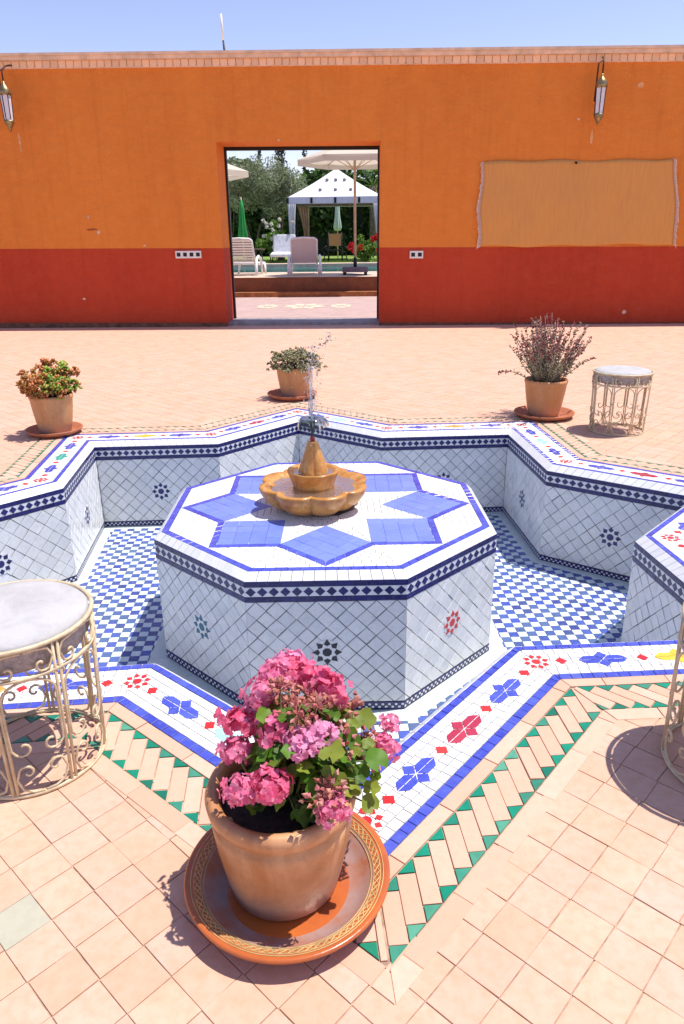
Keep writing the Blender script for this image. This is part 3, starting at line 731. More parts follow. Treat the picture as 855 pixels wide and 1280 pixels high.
# antenna
p = at(281, 60, 9.1); t = thing('roof_antenna', 'short white rod antenna with black foot standing on the wall top', 'antenna', (p.x, 9.1, 3.88))
mb = MB(); mb.tube([(0, 0, 0), (0, 0, 0.05), (-0.02, 0, 0.30)], [0.035, 0.02, 0.012], 8); mb.build('foot', M['darkmetal'], t, True)
mb = MB(); mb.tube([(-0.02, 0, 0.28), (-0.03, 0, 0.62)], [0.018, 0.015], 8); mb.build('rod', M['plastic'], t, True)
# wall lanterns
M['brass'] = plain('aged_brass', (0.40, 0.31, 0.16), 0.4, 0.8, scale=30, var=0.3)
M['glasswhite'] = plain('frosted_glass', (0.72, 0.70, 0.75), 0.25, var=0.06, scale=10)
M['rust'] = plain('rusty_iron', (0.10, 0.035, 0.02), 0.7, 0.2, scale=50, var=0.3)
def lantern(p, lab):
    t = thing('wall_lantern', lab, 'lantern', p, 0, 'lanterns on the orange wall')
    hp = [(math.cos(math.pi/3*k+0.3), math.sin(math.pi/3*k+0.3)) for k in range(6)]
    for k in range(6):
        a, b = hp[k], hp[(k+1) % 6]; r0, r1 = 0.062, 0.075
        obj('pane', [(a[0]*r0, a[1]*r0, 0.13), (b[0]*r0, b[1]*r0, 0.13), (b[0]*r1, b[1]*r1, 0.47), (a[0]*r1, a[1]*r1, 0.47)], [(0, 1, 2, 3)], M['glasswhite'], t)
        mb = MB(); mb.tube([(a[0]*r0*1.03, a[1]*r0*1.03, 0.12), (a[0]*r1*1.03, a[1]*r1*1.03, 0.48)], 0.0065, 5); mb.build('rib', M['darkmetal'], t)
    mb = MB(); mb.lathe([(0.082, 0.465), (0.088, 0.50), (0.075, 0.55), (0.045, 0.585), (0.018, 0.62), (0.008, 0.66)], 12); mb.build('dome', M['brass'], t, True)
    mb = MB(); mb.lathe([(0.004, -0.02), (0.022, 0.02), (0.035, 0.05), (0.068, 0.10), (0.072, 0.135)], 12); mb.build('base_cup', M['brass'], t, True)
    mb = MB(); mb.tube([(0, 0, 0.65), (0, 0, 0.78), (0.02, 0.1, 0.86), (0.05, 0.26, 0.9)], 0.012, 6); mb.tube([(-0.075, 0.02, 0.3), (-0.06, 0.03, 0.78), (0.0, 0.05, 0.82)], 0.011, 6); mb.build('bracket', M['rust'], t, True)
lantern((3.70, 8.36, 2.86), 'pointed glass and brass lantern hanging above the tan rug')
lantern((-4.98, 8.42, 2.90), 'pointed glass and brass lantern hanging far from the rug beyond the socket box')

# ------------------------------------------------------------------ fountain bowl
mt, nt, bs = mat_new('ochre_marble'); n1 = noise(nt, 9, 5, 0.65, None, 1.2); n2 = noise(nt, 45, 4)
c = ramp(nt, n1, [(0.3, (0.36, 0.135, 0.025)), (0.48, (0.50, 0.225, 0.05)), (0.6, (0.58, 0.30, 0.09)), (0.75, (0.42, 0.17, 0.035))])
c = mixc(nt, mth(nt, 'MULTIPLY', ramp(nt, n2, [(0.5, (0,)*3), (0.75, (1,)*3)]), 0.5), c, (0.30, 0.12, 0.03)); nt.links.new(c, bs.inputs['Base Color']); bs.inputs['Roughness'].default_value = 0.28; bump(nt, bs, n2, 0.08, 0.004); M['marble'] = mt
FX, FY = 0.003, -0.088
ft = thing('fountain_bowl', 'ochre marble lotus fountain bowl with a smaller bowl and cone on top', 'fountain', (FX, FY, OT))
def lob(amp, n=8, ph=math.pi/2): return lambda a, z: 1-amp*(1-abs(math.sin(n/2*(a+ph)))**0.55)
mb = MB(); mb.lathe([(0.10, 0.0), (0.15, 0.004), (0.205, 0.022), (0.25, 0.058), (0.277, 0.098), (0.287, 0.128), (0.283, 0.136), (0.262, 0.137), (0.245, 0.128), (0.215, 0.112), (0.12, 0.104), (0.02, 0.104)], 192, wob=lob(0.15)); mb.build('lower_bowl', M['marble'], ft, True)
mb = MB(); mb.lathe([(0.105, 0.104), (0.108, 0.125), (0.120, 0.160), (0.133, 0.195), (0.135, 0.203), (0.126, 0.205), (0.108, 0.198), (0.10, 0.175), (0.02, 0.172)], 96, wob=lob(0.045)); mb.build('upper_bowl', M['marble'], ft, True)
mb = MB(); mb.lathe([(0.078, 0.172), (0.076, 0.20), (0.062, 0.245), (0.044, 0.295), (0.028, 0.345), (0.020, 0.352), (0.004, 0.353)], 96, wob=lob(0.16, 6, 0.4)); mb.build('cone', M['marble'], ft, True)
M['redring'] = plain('red_rubber', (0.35, 0.03, 0.02), 0.5)
mb = MB(); mb.lathe([(0.012, 0.35), (0.012, 0.372), (0.006, 0.38)], 12); mb.build('nozzle', M['redring'], ft, True)
M['water'] = watery('clear_water', (0.93, 0.96, 0.96), 0.03, 1.33, 55, 0.9, 0.05, (0.7, 0.72, 0.7))
mb = MB(); mb.lathe([(0.11, 0.1165), (0.222, 0.1165)], 96, cap0=False, cap1=False, wob=lob(0.11)); wr = mb.build('water', M['water'], ft)
mb = MB(); mb.lathe([(0.06, 0.19), (0.104, 0.19)], 48, cap0=False, cap1=False); mb.build('water', M['water'], ft)
# water thrown up by the nozzle
M['bell'] = watery('falling_water_film', (0.36, 0.40, 0.40), 0.06, 1.33, 45, 0.3, 0.2, (0.14, 0.16, 0.15))
M['drop'] = watery('water_drops', (0.80, 0.84, 0.85), 0.03, 1.5, 200, 0.6, 0.55, (0.85, 0.87, 0.88))
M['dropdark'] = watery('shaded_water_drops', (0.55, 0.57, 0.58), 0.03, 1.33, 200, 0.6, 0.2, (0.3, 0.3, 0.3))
jet = thing('water_jet', 'thin jet of water spraying up from the fountain cone', 'water', (FX, FY, OT+0.372))
mb = MB(); mb.lathe([(0.007, 0.0), (0.008, 0.03), (0.013, 0.07), (0.026, 0.098), (0.042, 0.104), (0.056, 0.098), (0.066, 0.084), (0.072, 0.066), (0.074, 0.056)], 56, cap0=False, cap1=False, wob=lambda a, z: 1+(0.13*math.sin(5*a+1)+0.09*math.sin(9*a)+0.04*math.sin(17*a))*min(1, z*10)); mb.build('water_bell', M['bell'], jet, True)
mb = MB(); z0 = 0.07
for k in range(9):
    ln = random.uniform(0.02, 0.045); dx = random.gauss(0, 0.0025); r_ = 0.0042-0.0003*k
    mb.tube([(dx, 0, z0), (dx+random.gauss(0, 0.0015), 0, z0+ln*0.35), (dx+random.gauss(0, 0.002), 0.001, z0+ln*0.7), (dx+random.gauss(0, 0.003), 0, z0+ln)], [r_*0.4, r_, r_*0.7, r_*0.25], 7); z0 += ln*0.92
for k in range(16):
    a = random.uniform(0, 6.283); z0 = random.uniform(0.1, 0.3); rr_ = random.uniform(0.004, 0.02); mb.tube([(rr_*math.cos(a), rr_*math.sin(a), z0+0.05*q+random.gauss(0, 0.004)) for q in range(3)], [0.0008, 0.002, 0.0007], 5)
mb.build('stream', M['drop'], jet, True)
mb = MB(); m2 = MB()
for k in range(330):
    z = random.uniform(0.08, 0.46); sp = 0.012+0.035*max(0, z-0.2)+random.random()**3*0.05
    (mb if random.random() < 0.7 else m2).sphere((random.gauss(0.003, sp), random.gauss(0, sp), z), random.uniform(0.0009, 0.0027), 6, 4, sc=(1, 1, random.uniform(1, 3.0)))
for k in range(62):
    f = random.random(); (mb if random.random() < 0.35 else m2).sphere((0.02+0.085*f+random.gauss(0, 0.012), random.gauss(0, 0.02), 0.43+0.07*f+random.gauss(0, 0.012)), random.uniform(0.0015, 0.0042), 6, 4)
for k in range(60):
    a = random.uniform(0, 6.283); r = random.uniform(0.06, 0.15); mb.sphere((r*math.cos(a), r*math.sin(a), random.uniform(-0.25, 0.1)), random.uniform(0.0012, 0.003), 6, 4, sc=(1, 1, 1.8))
a1 = mb.build('droplets', M['drop'], jet, True); a1['kind'] = 'stuff'; a2 = m2.build('droplets', M['dropdark'], jet, True); a2['kind'] = 'stuff'

# ------------------------------------------------------------------ stools
M['iron'] = plain('cream_painted_iron', (0.66, 0.55, 0.37), 0.45, 0.0, var=0.25, scale=35, col2=(0.50, 0.38, 0.22), spec=0.5)
mt, nt, bs = mat_new('white_canvas'); n1 = noise(nt, 9, 4, 0.6, None, 0.8); c = mixc(nt, ramp(nt, n1, [(0.45, (0,)*3), (0.75, (1,)*3)]), (0.45, 0.44, 0.44), (0.36, 0.345, 0.34)); nt.links.new(c, bs.inputs['Base Color']); bs.inputs['Roughness'].default_value = 0.8
bump(nt, bs, mth(nt, 'ADD', n1, mth(nt, 'MULTIPLY', noise(nt, 320, 2), 0.12)), 0.5, 0.012); M['canvas'] = mt
M['canvasside'] = plain('grey_canvas', (0.42, 0.37, 0.35), 0.9, var=0.2, scale=90)
def spiral(c, r0, a0, turns, sg, ux, uz, n=18):
    pts = []
    for k in range(n+1):
        f = k/n; a = a0+sg*turns*2*math.pi*f; r = r0*(1-0.82*f)
        pts.append((c[0]+r*math.cos(a), c[1]+r*math.sin(a)))
    return pts
def make_stool(loc, rz, lab, rt=0.203, rb=0.188, H=0.437):
    t = thing('iron_stool', lab, 'stool', loc, rz, 'round iron stools around the pool')
    def rad(z): return rb+(rt-rb)*(z/H)
    def cyl(s, z, dr=0): r = rad(z)+dr; a = s/0.2; return (r*math.cos(a), r*math.sin(a), z)
    def ring(z, rr, nm, dr=0):
        r = rad(z)+dr; mb = MB(); mb.tube([(r*math.cos(2*math.pi*k/48), r*math.sin(2*math.pi*k/48), z) for k in range(48)], rr, 6, closed=True); mb.build(nm, M['iron'], t, True)
    za = H-0.085
    ring(H-0.004, 0.0065, 'top_ring'); ring(za, 0.0055, 'apron_ring'); ring(0.006, 0.006, 'base_ring')
    n = 8; Lp = 0.2*2*math.pi/n; rr = 0.0036
    for k in range(n):
        s0 = k*Lp; mb = MB()
        for ds in (-0.0065, 0.0065): mb.tube([cyl(s0+ds, 0.006), cyl(s0+ds, H*0.5), cyl(s0+ds, H-0.004)], 0.0043, 5)
        mb.build('leg', M['iron'], t, True)
        h = Lp/2-0.008; sc0 = s0+Lp/2
        # apron: a pair of C scrolls curling inwards
        mb = MB(); rs = 0.030
        for sg in (-1, 1):
            pts = [(sc0+sg*0.003, H-0.012), (sc0+sg*0.030, H-0.012), (sc0+sg*(h-0.012), H-0.018), (sc0+sg*(h-0.001), H-0.042), (sc0+sg*(h-0.012), za+0.012)]
            pts += [(sc0+sg*(h-0.03)+sg*0.019*math.cos(a)*(1-0.11*q), za+0.029+0.022*math.sin(a)*(1-0.11*q)) for q, a in enumerate([-1.2-0.55*q for q in range(9)])]
            mb.tube([cyl(s, z) for s, z in pts], rr, 5)
        mb.build('apron_scroll', M['iron'], t, True)
        # arch running down into a scroll on each side
        mb = MB(); zt = za-0.004; half = h-0.004
        for sg in (-1, 1):
            pts = [(sc0+sg*half*math.sin(q*math.pi/12), zt-0.055+0.055*math.cos(q*math.pi/12)) for q in range(0, 7)]
            pts += [(sc0+sg*half, z) for z in (0.26, 0.22, 0.17)]
            cx, cz, r0 = half-0.030, 0.155, 0.030
            pts += [(sc0+sg*(cx+r0*(1-0.085*q)*math.cos(-0.2-0.55*q)), cz+r0*(1-0.085*q)*math.sin(-0.2-0.55*q)) for q in range(0, 10)]
            mb.tube([cyl(s, z) for s, z in pts], rr, 5)
        mb.build('arch_scroll', M['iron'], t, True)
        # foot scrolls: mirrored C curves standing on the base ring
        mb = MB()
        for sg in (-1, 1):
            pts = [(sc0+sg*0.002, 0.012), (sc0+sg*0.03, 0.014), (sc0+sg*(half-0.012), 0.026), (sc0+sg*half, 0.058), (sc0+sg*(half-0.01), 0.088)]
            pts += [(sc0+sg*(half-0.030+0.022*(1-0.09*q)*math.cos(0.9+0.55*q)), 0.078+0.022*(1-0.09*q)*math.sin(0.9+0.55*q)) for q in range(0, 10)]
            mb.tube([cyl(s, z) for s, z in pts], rr, 5)
        mb.build('foot_scroll', M['iron'], t, True)
    mb = MB(); r = rt-0.012
    mb.lathe([(r-0.01, H-0.075), (r, H-0.06), (r+0.002, H-0.012)], 48, cap1=False); mb.build('cushion_side', M['canvasside'], t, True)
    mb = MB(); mb.lathe([(r+0.003, H-0.014), (r+0.003, H-0.004), (r-0.005, H+0.006), (r-0.03, H+0.012), (r*0.5, H+0.016), (0.01, H+0.017)], 48, cap0=False, wob=lambda a, z: 1+0.006*math.sin(5*a)); mb.build('cushion_top', M['canvas'], t, True)
    return t
make_stool((-0.668, -1.995, 0), 0.15, 'cream iron stool with white seat standing over the green border tiles')
make_stool((1.272, -2.03, 0), 0.5, 'cream iron stool on bare paving outside the rim with the yellow motif', 0.2, 0.195)
make_stool((2.125, 1.63, 0), 0.21, 'cream iron stool with white seat beside the dark red sage pot')

# ------------------------------------------------------------------ pots
def clay(name, c1, c2, c3, z0, z1, rough=0.55):
    mt, nt, bs = mat_new(name); tc = nt.nodes.new('ShaderNodeTexCoord'); mp = nt.nodes.new('ShaderNodeMapping'); mp.inputs['Scale'].default_value = (1, 1, 0.45); nt.links.new(tc.outputs['Object'], mp.inputs[0])
    n1 = noise(nt, 7, 5, 0.6, mp.outputs[0], 0.6); n2 = noise(nt, 40, 4, 0.6, tc.outputs['Object'])
    sx = nt.nodes.new('ShaderNodeSeparateXYZ'); nt.links.new(tc.outputs['Object'], sx.inputs[0])
    c = mixc(nt, ramp(nt, n1, [(0.35, (0,)*3), (0.65, (1,)*3)]), c1, c2)
    lime = mth(nt, 'MULTIPLY', ramp(nt, mth(nt, 'ADD', mth(nt, 'DIVIDE', sx.outputs['Z'], z1), mth(nt, 'MULTIPLY', mth(nt, 'SUBTRACT', n1, 0.5), 0.7)), [(0.05, (1,)*3), (0.40, (0,)*3)]), 0.65)
    c = mixc(nt, lime, c, c3); c = mixc(nt, mth(nt, 'MULTIPLY', ramp(nt, n2, [(0.5, (0,)*3), (0.8, (1,)*3)]), 0.35), c, tuple(q*0.5 for q in c1))
    nt.links.new(c, bs.inputs['Base Color']); bs.inputs['Roughness'].default_value = rough; bump(nt, bs, n2, 0.15, 0.004); return mt
M['pot'] = clay('terracotta_pot', (0.46, 0.20, 0.075), (0.56, 0.30, 0.13), (0.46, 0.36, 0.33), 0, 0.25)
M['potorange'] = clay('orange_terracotta_pot', (0.52, 0.21, 0.07), (0.58, 0.28, 0.11), (0.50, 0.36, 0.28), 0, 0.28)
M['saucer'] = plain('terracotta_saucer', (0.44, 0.15, 0.065), 0.6, var=0.2, scale=18, col2=(0.36, 0.12, 0.06))
M['soil'] = plain('dark_soil', (0.035, 0.025, 0.02), 0.95, var=0.3, scale=80, bmp=0.8, bscale=60)
M['glazeorange'] = plain('orange_slip_glaze', (0.50, 0.13, 0.025), 0.25, var=0.25, scale=10, col2=(0.38, 0.09, 0.03), spec=0.5)
M['creamslip'] = plain('cream_slip', (0.68, 0.47, 0.20), 0.35, var=0.15, scale=30)
M['greyglaze'] = plain('worn_lilac_glaze', (0.38, 0.26, 0.24), 0.3, var=0.3, scale=11, col2=(0.40, 0.13, 0.05))
def saucer(loc, r, lab, h=0.04):
    t = thing('saucer', lab, 'saucer', loc, 0, 'terracotta saucers under the pots')
    mb = MB(); mb.lathe([(r*0.72, 0.002), (r*0.80, 0.006), (r*0.97, h*0.75), (r, h), (r*0.985, h+0.006), (r*0.93, h+0.003), (r*0.80, 0.017), (r*0.70, 0.012), (0.01, 0.012)], 64); mb.build('dish', M['saucer'], t, True); return t
def pot(t, prof, mat, zsoil, rsoil, band=None):
    mb = MB(); mb.lathe(prof, 64, cap1=False, wob=lambda a, z: 1+0.006*math.sin(2*a+z*9)+0.004*math.sin(3*a+1)); p = mb.build('pot', mat, t, True)
    mb = MB(); mb.lathe([(rsoil, zsoil), (rsoil*0.6, zsoil+0.006), (0.004, zsoil+0.01)], 32, cap0=False); mb.build('soil', M['soil'], t); return p

# --- geranium in the big pot
gx, gy = 0.078, -2.425
sa = thing('painted_saucer', 'wide orange glazed saucer with cream zigzag border under the geranium pot', 'saucer', (0.086, -2.44, 0))
mb = MB(); mb.lathe([(0.10, 0.002), (0.165, 0.004), (0.205, 0.028), (0.222, 0.046), (0.224, 0.052), (0.219, 0.056), (0.204, 0.050)], 96, cap1=False); mb.build('dish', M['glazeorange'], sa, True)
mb = MB(); mb.lathe([(0.204, 0.0500), (0.188, 0.043)], 96, cap0=False, cap1=False); bandp = mb.build('patterned_border', M['glazeorange'], sa, True)
mb = MB(); mb.lathe([(0.188, 0.0430), (0.172, 0.030), (0.155, 0.016), (0.135, 0.010)], 96, cap0=False, cap1=False); mb.build('inner_slope', M['greyglaze'], sa, True)
mb = MB(); mb.lathe([(0.135, 0.010), (0.01, 0.010)], 96, cap0=False, cap1=True); mb.build('well', M['glazeorange'], sa, True)
def cone_pt(f, a, dz=0.0009): r = 0.188+f*0.016; return V((r*math.cos(a), r*math.sin(a), 0.043+f*0.007+dz))
for f in (0.06, 0.94):
    mb = MB(); mb.tube([cone_pt(f, 2*math.pi*k/96) for k in range(96)], 0.0011, 4, closed=True); mb.build('cream_line', M['creamslip'], bandp)
for rr_, zz_ in ((0.2095, 0.0535), (0.183, 0.0405)):
    mb = MB(); mb.tube([(rr_*math.cos(2*math.pi*k/96), rr_*math.sin(2*math.pi*k/96), zz_) for k in range(96)], 0.0011, 4, closed=True); mb.build('cream_line', M['creamslip'], bandp)
mb = MB(); NZ = 72
for k in range(NZ):
    for (f0, f1) in ((0.12, 0.88), (0.88, 0.12)):
        a0, a1_ = 2*math.pi*k/NZ, 2*math.pi*(k+1)/NZ
        p, q = cone_pt(f0, a0), cone_pt(f1, a1_); mb.tube([p, (p+q)/2, q], 0.0013, 4)
mb.build('zigzag', M['creamslip'], bandp)
ger = thing('potted_geranium', 'pink flowering geranium in a large thick rimmed clay pot', 'potted plant', (gx, gy, 0.011))
M['potbig'] = clay('streaked_clay_pot', (0.40, 0.155, 0.05), (0.60, 0.33, 0.165), (0.40, 0.30, 0.29), 0, 0.25, 0.36)
pp = pot(ger, [(0.110, 0.0), (0.118, 0.006), (0.128, 0.05), (0.141, 0.12), (0.149, 0.18), (0.150, 0.200), (0.143, 0.2075), (0.145, 0.212), (0.157, 0.226), (0.160, 0.245), (0.155, 0.257), (0.146, 0.261), (0.135, 0.256), (0.128, 0.24), (0.125, 0.20)], M['potbig'], 0.225, 0.128)
M['gleaf'] = leafy('geranium_leaf', [(0.07, 0.19, 0.012), (0.12, 0.27, 0.02), (0.22, 0.33, 0.03), (0.33, 0.38, 0.05), (0.06, 0.14, 0.015), (0.15, 0.28, 0.02)], 0.5, 0.35)
M['gstem'] = plain('green_stem', (0.14, 0.17, 0.05), 0.6, scale=40)
M['gpink'] = leafy('pink_petal', [(0.88, 0.19, 0.38), (0.90, 0.29, 0.48), (0.92, 0.42, 0.60), (0.86, 0.12, 0.26)], 0.5, 0.4)
M['ghot'] = leafy('deep_pink_petal', [(0.86, 0.13, 0.29), (0.90, 0.24, 0.42), (0.84, 0.09, 0.20), (0.92, 0.36, 0.54)], 0.5, 0.4)
M['gpale'] = leafy('light_pink_petal', [(0.90, 0.34, 0.58), (0.92, 0.50, 0.70), (0.88, 0.24, 0.48)], 0.5, 0.4)
M['gdry'] = leafy('withered_floret', [(0.56, 0.16, 0.14), (0.64, 0.30, 0.20), (0.46, 0.12, 0.10), (0.74, 0.24, 0.28), (0.70, 0.42, 0.30)], 0.7, 0.25)
def leaf_disc(c, nrm, r, up):
    nrm = nrm.normalized(); a = (up-nrm*up.dot(nrm)); a = a.normalized() if a.length > 1e-4 else nrm.orthogonal().normalized(); b = nrm.cross(a)
    n = 14; vs = [c]; ph = random.uniform(0, 6)
    for k in range(n):
        th = 2*math.pi*k/n; rr = r*(1+0.09*math.sin(5*th+ph)+0.04*math.sin(9*th))*(0.45 if k == 0 else 1)
        vs.append(c+a*(-rr*math.cos(th))+b*(rr*math.sin(th))+nrm*(r*(0.13*math.sin(3*th+ph)+0.16)))
    return vs, [(0, 1+k, 1+(k+1) % n) for k in range(n)]
def px_local(px, py, Y, o): return at(px, py, Y)-V(o.location)
base = V((0, 0, 0.23))
# leaves: each one its own part, over a dome of foliage
gl = []
for k in range(190):
    a = random.uniform(0, 2*math.pi); el = random.uniform(-0.05, 1.2); rr = random.uniform(0.5, 0.95)
    c = V((0.045, 0.015, 0.265))+V((0.155*rr*math.cos(a)*math.cos(el), 0.13*rr*math.sin(a)*math.cos(el), 0.20*rr*math.sin(el)))
    gl.append((c, (c-V((0.03, 0, 0.18))).normalized()))
for px, py, Y in [(465, 985, -2.47), (462, 1005, -2.48), (440, 990, -2.5), (452, 965, -2.45), (470, 970, -2.42), (380, 960, -2.52), (365, 965, -2.51), (395, 985, -2.53), (410, 965, -2.52), (430, 950, -2.5), (330, 940, -2.48), (345, 950, -2.5), (375, 900, -2.42), (385, 880, -2.4), (440, 905, -2.4), (455, 900, -2.38), (445, 940, -2.48), (460, 930, -2.46), (450, 975, -2.5), (425, 975, -2.53), (435, 925, -2.46), (470, 950, -2.45), (415, 940, -2.52), (360, 940, -2.52), (330, 895, -2.44), (358, 895, -2.45)]:
    c = px_local(px, py, Y, ger); gl.append((c, (CAM_POS-V(ger.location)-c).normalized()+V((random.uniform(-.5, .5), 0, random.uniform(0, .7)))))
stems = MB()
for c, nr in gl:
    nr = nr+V((random.gauss(0, 0.45), random.gauss(0, 0.45), random.gauss(0.25, 0.3)))
    v_, f_ = leaf_disc(V((0, 0, 0)), nr, random.uniform(0.011, 0.026), V((0, 0, 1)))
    obj('leaf', v_, f_, M['gleaf'], ger, True, loc=c)
    stems.tube([V((c.x*0.35, c.y*0.35, 0.232)), c*0.6+V((0, 0, 0.12)), c], 0.0022, 4)
stems.build('stems', M['gstem'], ger, True)
def flower_head(c, r, mat, n, parent, face=None):
    mb = MB(); sx_, sy_, sz_ = random.uniform(0.85, 1.2), random.uniform(0.8, 1.1), random.uniform(0.7, 0.95)
    for k in range(n):
        z = 1-1.55*(k+0.5)/n; ph = k*2.39996+random.uniform(-.2, .2); s_ = math.sqrt(max(0, 1-z*z)); d = V((s_*math.cos(ph), s_*math.sin(ph), z))
        fc = V((d.x*sx_, d.y*sy_, d.z*sz_))*r*random.uniform(0.5, 1.12)+V((random.gauss(0, .1), random.gauss(0, .1), random.gauss(0, .1)))*r; nr = (d+V((random.gauss(0, .25), random.gauss(0, .25), random.gauss(0, .25)))).normalized(); a = nr.orthogonal().normalized(); b = nr.cross(a); ps = r*random.uniform(0.26, 0.38); p0 = random.uniform(0, 6)
        for q in range(5):
            th = p0+q*1.2566; e = a*math.cos(th)+b*math.sin(th); t_ = a*math.cos(th+1.571)+b*math.sin(th+1.571); w_ = ps*random.uniform(0.4, 0.55)
            mb.add([fc, fc+e*ps*0.5+t_*w_+nr*ps*0.10, fc+e*ps*1.0+t_*w_*0.75+nr*ps*random.uniform(-0.1, 0.5), fc+e*ps*1.0-t_*w_*0.75+nr*ps*random.uniform(-0.1, 0.5), fc+e*ps*0.5-t_*w_+nr*ps*0.10], [(0, 1, 2, 3, 4)])
    o = mb.build('flower_head', mat, parent, False, loc=c); st = MB(); st.tube([c+V((0, 0, -r*0.3)), c*0.75+V((0, 0, 0.02)), V((c.x*0.3, c.y*0.3, 0.235))], 0.0028, 5); st.build('flower_stalk', M['gstem'], parent, True); return o
for px, py, Y, r, mk in [(345, 848, -2.33, 0.042, 'gpink'), (368, 836, -2.27, 0.036, 'ghot'), (362, 828, -2.2, 0.034, 'gpale'), (385, 848, -2.3, 0.034, 'ghot'), (408, 862, -2.36, 0.043, 'ghot'), 
                         (303, 905, -2.40, 0.040, 'ghot'), (312, 895, -2.38, 0.03, 'gpale'), (343, 912, -2.44, 0.036, 'ghot'), (296, 938, -2.44, 0.034, 'gpink'), (375, 930, -2.49, 0.036, 'gpale'), (402, 922, -2.48, 0.032, 'gpale'),
                         (302, 988, -2.53, 0.034, 'gpink'), (336, 984, -2.54, 0.040, 'ghot'), (417, 1012, -2.56, 0.033, 'gpink'), (480, 935, -2.38, 0.032, 'gpink'), (328, 868, -2.38, 0.034, 'gpink'), (486, 905, -2.32, 0.024, 'gpink')]:
    c = px_local(px, py, Y, ger); flower_head(c, r, M[mk], 44 if r > 0.03 else 28, ger)
for px, py, Y, r in [(360, 878, -2.38, 0.045), (385, 870, -2.36, 0.035), (420, 895, -2.38, 0.04), (398, 1000, -2.55, 0.035), (412, 985, -2.54, 0.03), (450, 925, -2.38, 0.035), (440, 885, -2.33, 0.03), (335, 868, -2.35, 0.03), (465, 945, -2.4, 0.025), (372, 892, -2.45, 0.036), (395, 885, -2.43, 0.036), (430, 930, -2.46, 0.032), (350, 862, -2.40, 0.025)]:
    c = px_local(px, py, Y, ger); mb = MB()
    for k in range(34):
        d = V((random.gauss(0, 1), random.gauss(0, 1), random.gauss(0.3, 1))).normalized(); e = d*r*random.uniform(0.55, 1.1); mb.tube([V((0, 0, 0)), e*0.6+V((0, 0, -0.002)), e], [0.0006, 0.0007, 0.0007], 3)
        q = d.orthogonal()*0.0045; q2 = d.cross(q); mb.add([e+q, e+q2, e-q, e-q2, e+d*0.011, e-d*0.003], [(0, 1, 4), (1, 2, 4), (2, 3, 4), (3, 0, 4), (1, 0, 5), (2, 1, 5), (3, 2, 5), (0, 3, 5)])
    mb.build('withered_head', M['gdry'], ger, False, loc=c); st = MB(); st.tube([c, c*0.7, V((c.x*0.3, c.y*0.3, 0.235))], 0.0024, 5); st.build('flower_stalk', M['gstem'], ger, True)

# --- three smaller pots beyond the basin
SP = [(0.0, 0), ]
prof_s = lambda s, h: [(s*0.70, 0.0), (s*0.74, 0.005), (s*0.86, h*0.3), (s*0.96, h*0.65), (s, h*0.86), (s*1.02, h*0.88), (s*1.05, h*0.94), (s*1.03, h), (s*0.93, h*0.985), (s*0.88, h*0.9), (s*0.86, h*0.7)]
def leaf_oct(mb, c, d, l, w_, th, mi=0):
    a = d.orthogonal().normalized(); b = d.cross(a)
    mb.add([c, c+d*l*0.55+a*w_, c+d*l*0.55+b*th, c+d*l*0.55-a*w_, c+d*l*0.55-b*th, c+d*l], [(0, 1, 2), (0, 2, 3), (0, 3, 4), (0, 4, 1), (5, 2, 1), (5, 3, 2), (5, 4, 3), (5, 1, 4)], mi)
M['jade1'] = leafy('green_succulent', [(0.16, 0.36, 0.03), (0.30, 0.44, 0.04), (0.40, 0.44, 0.05), (0.14, 0.28, 0.03)], 0.35, 0.1, 0.5)
M['jade2'] = leafy('orange_tipped_succulent', [(0.64, 0.15, 0.05), (0.58, 0.26, 0.05), (0.70, 0.22, 0.12), (0.50, 0.32, 0.05)], 0.35, 0.1, 0.5)
M['jade3'] = leafy('rusty_succulent', [(0.30, 0.09, 0.02), (0.36, 0.18, 0.03), (0.22, 0.16, 0.03)], 0.35, 0.1, 0.5)
M['grey1'] = leafy('grey_green_succulent', [(0.34, 0.31, 0.12), (0.46, 0.42, 0.24), (0.26, 0.24, 0.09), (0.54, 0.50, 0.34)], 0.5, 0.1)
M['grey2'] = leafy('dark_grey_succulent', [(0.16, 0.14, 0.07), (0.22, 0.19, 0.10), (0.30, 0.25, 0.17)], 0.5, 0.1)
M['bark'] = plain('grey_bark', (0.16, 0.12, 0.08), 0.9, var=0.3, scale=40)
# crassula, on the left
a, b = at(67, 538, 1.62), None
saucer((-2.04, 1.60, 0), 0.205, 'clay saucer under the red and green succulent pot')
jd = thing('potted_succulent', 'plump red and green leaved succulent in a small clay pot', 'potted plant', (-2.03, 1.60, 0.013))
pot(jd, prof_s(0.148, 0.285), M['pot'], 0.25, 0.13)
for k in range(62):
    th = random.uniform(0, 2*math.pi); rr = math.sqrt(random.random())*0.188; c = V((rr*math.cos(th)-0.01, rr*math.sin(th), 0.30+0.21*math.sqrt(max(0, 1-(rr/0.215)**2))*random.uniform(0.05, 1.0)))
    st = MB(); st.tube([V((c.x*0.3, c.y*0.3, 0.25)), V((c.x*0.7, c.y*0.7, c.z*0.8)), c], [0.009, 0.007, 0.005], 5); br = st.build('branch', M['bark'], jd, True)
    red = (c.x < 0.02 and random.random() < 0.75) or random.random() < 0.2; mb = MB()
    for q in range(5):
        cc = c+V((random.gauss(0, 0.022), random.gauss(0, 0.022), random.gauss(0.0, 0.018)))
        for j in range(9):
            d = V((random.gauss(0, 1), random.gauss(0, 1), random.gauss(0.6, 0.8))).normalized(); leaf_oct(mb, cc, d, random.uniform(0.026, 0.045), 0.0135, 0.006, 0 if not red and random.random() < 0.65 else random.choice((1, 1, 2)))
    mb.build('leaf_cluster', [M['jade1'], M['jade2'], M['jade3']], jd, True)['kind'] = 'stuff'
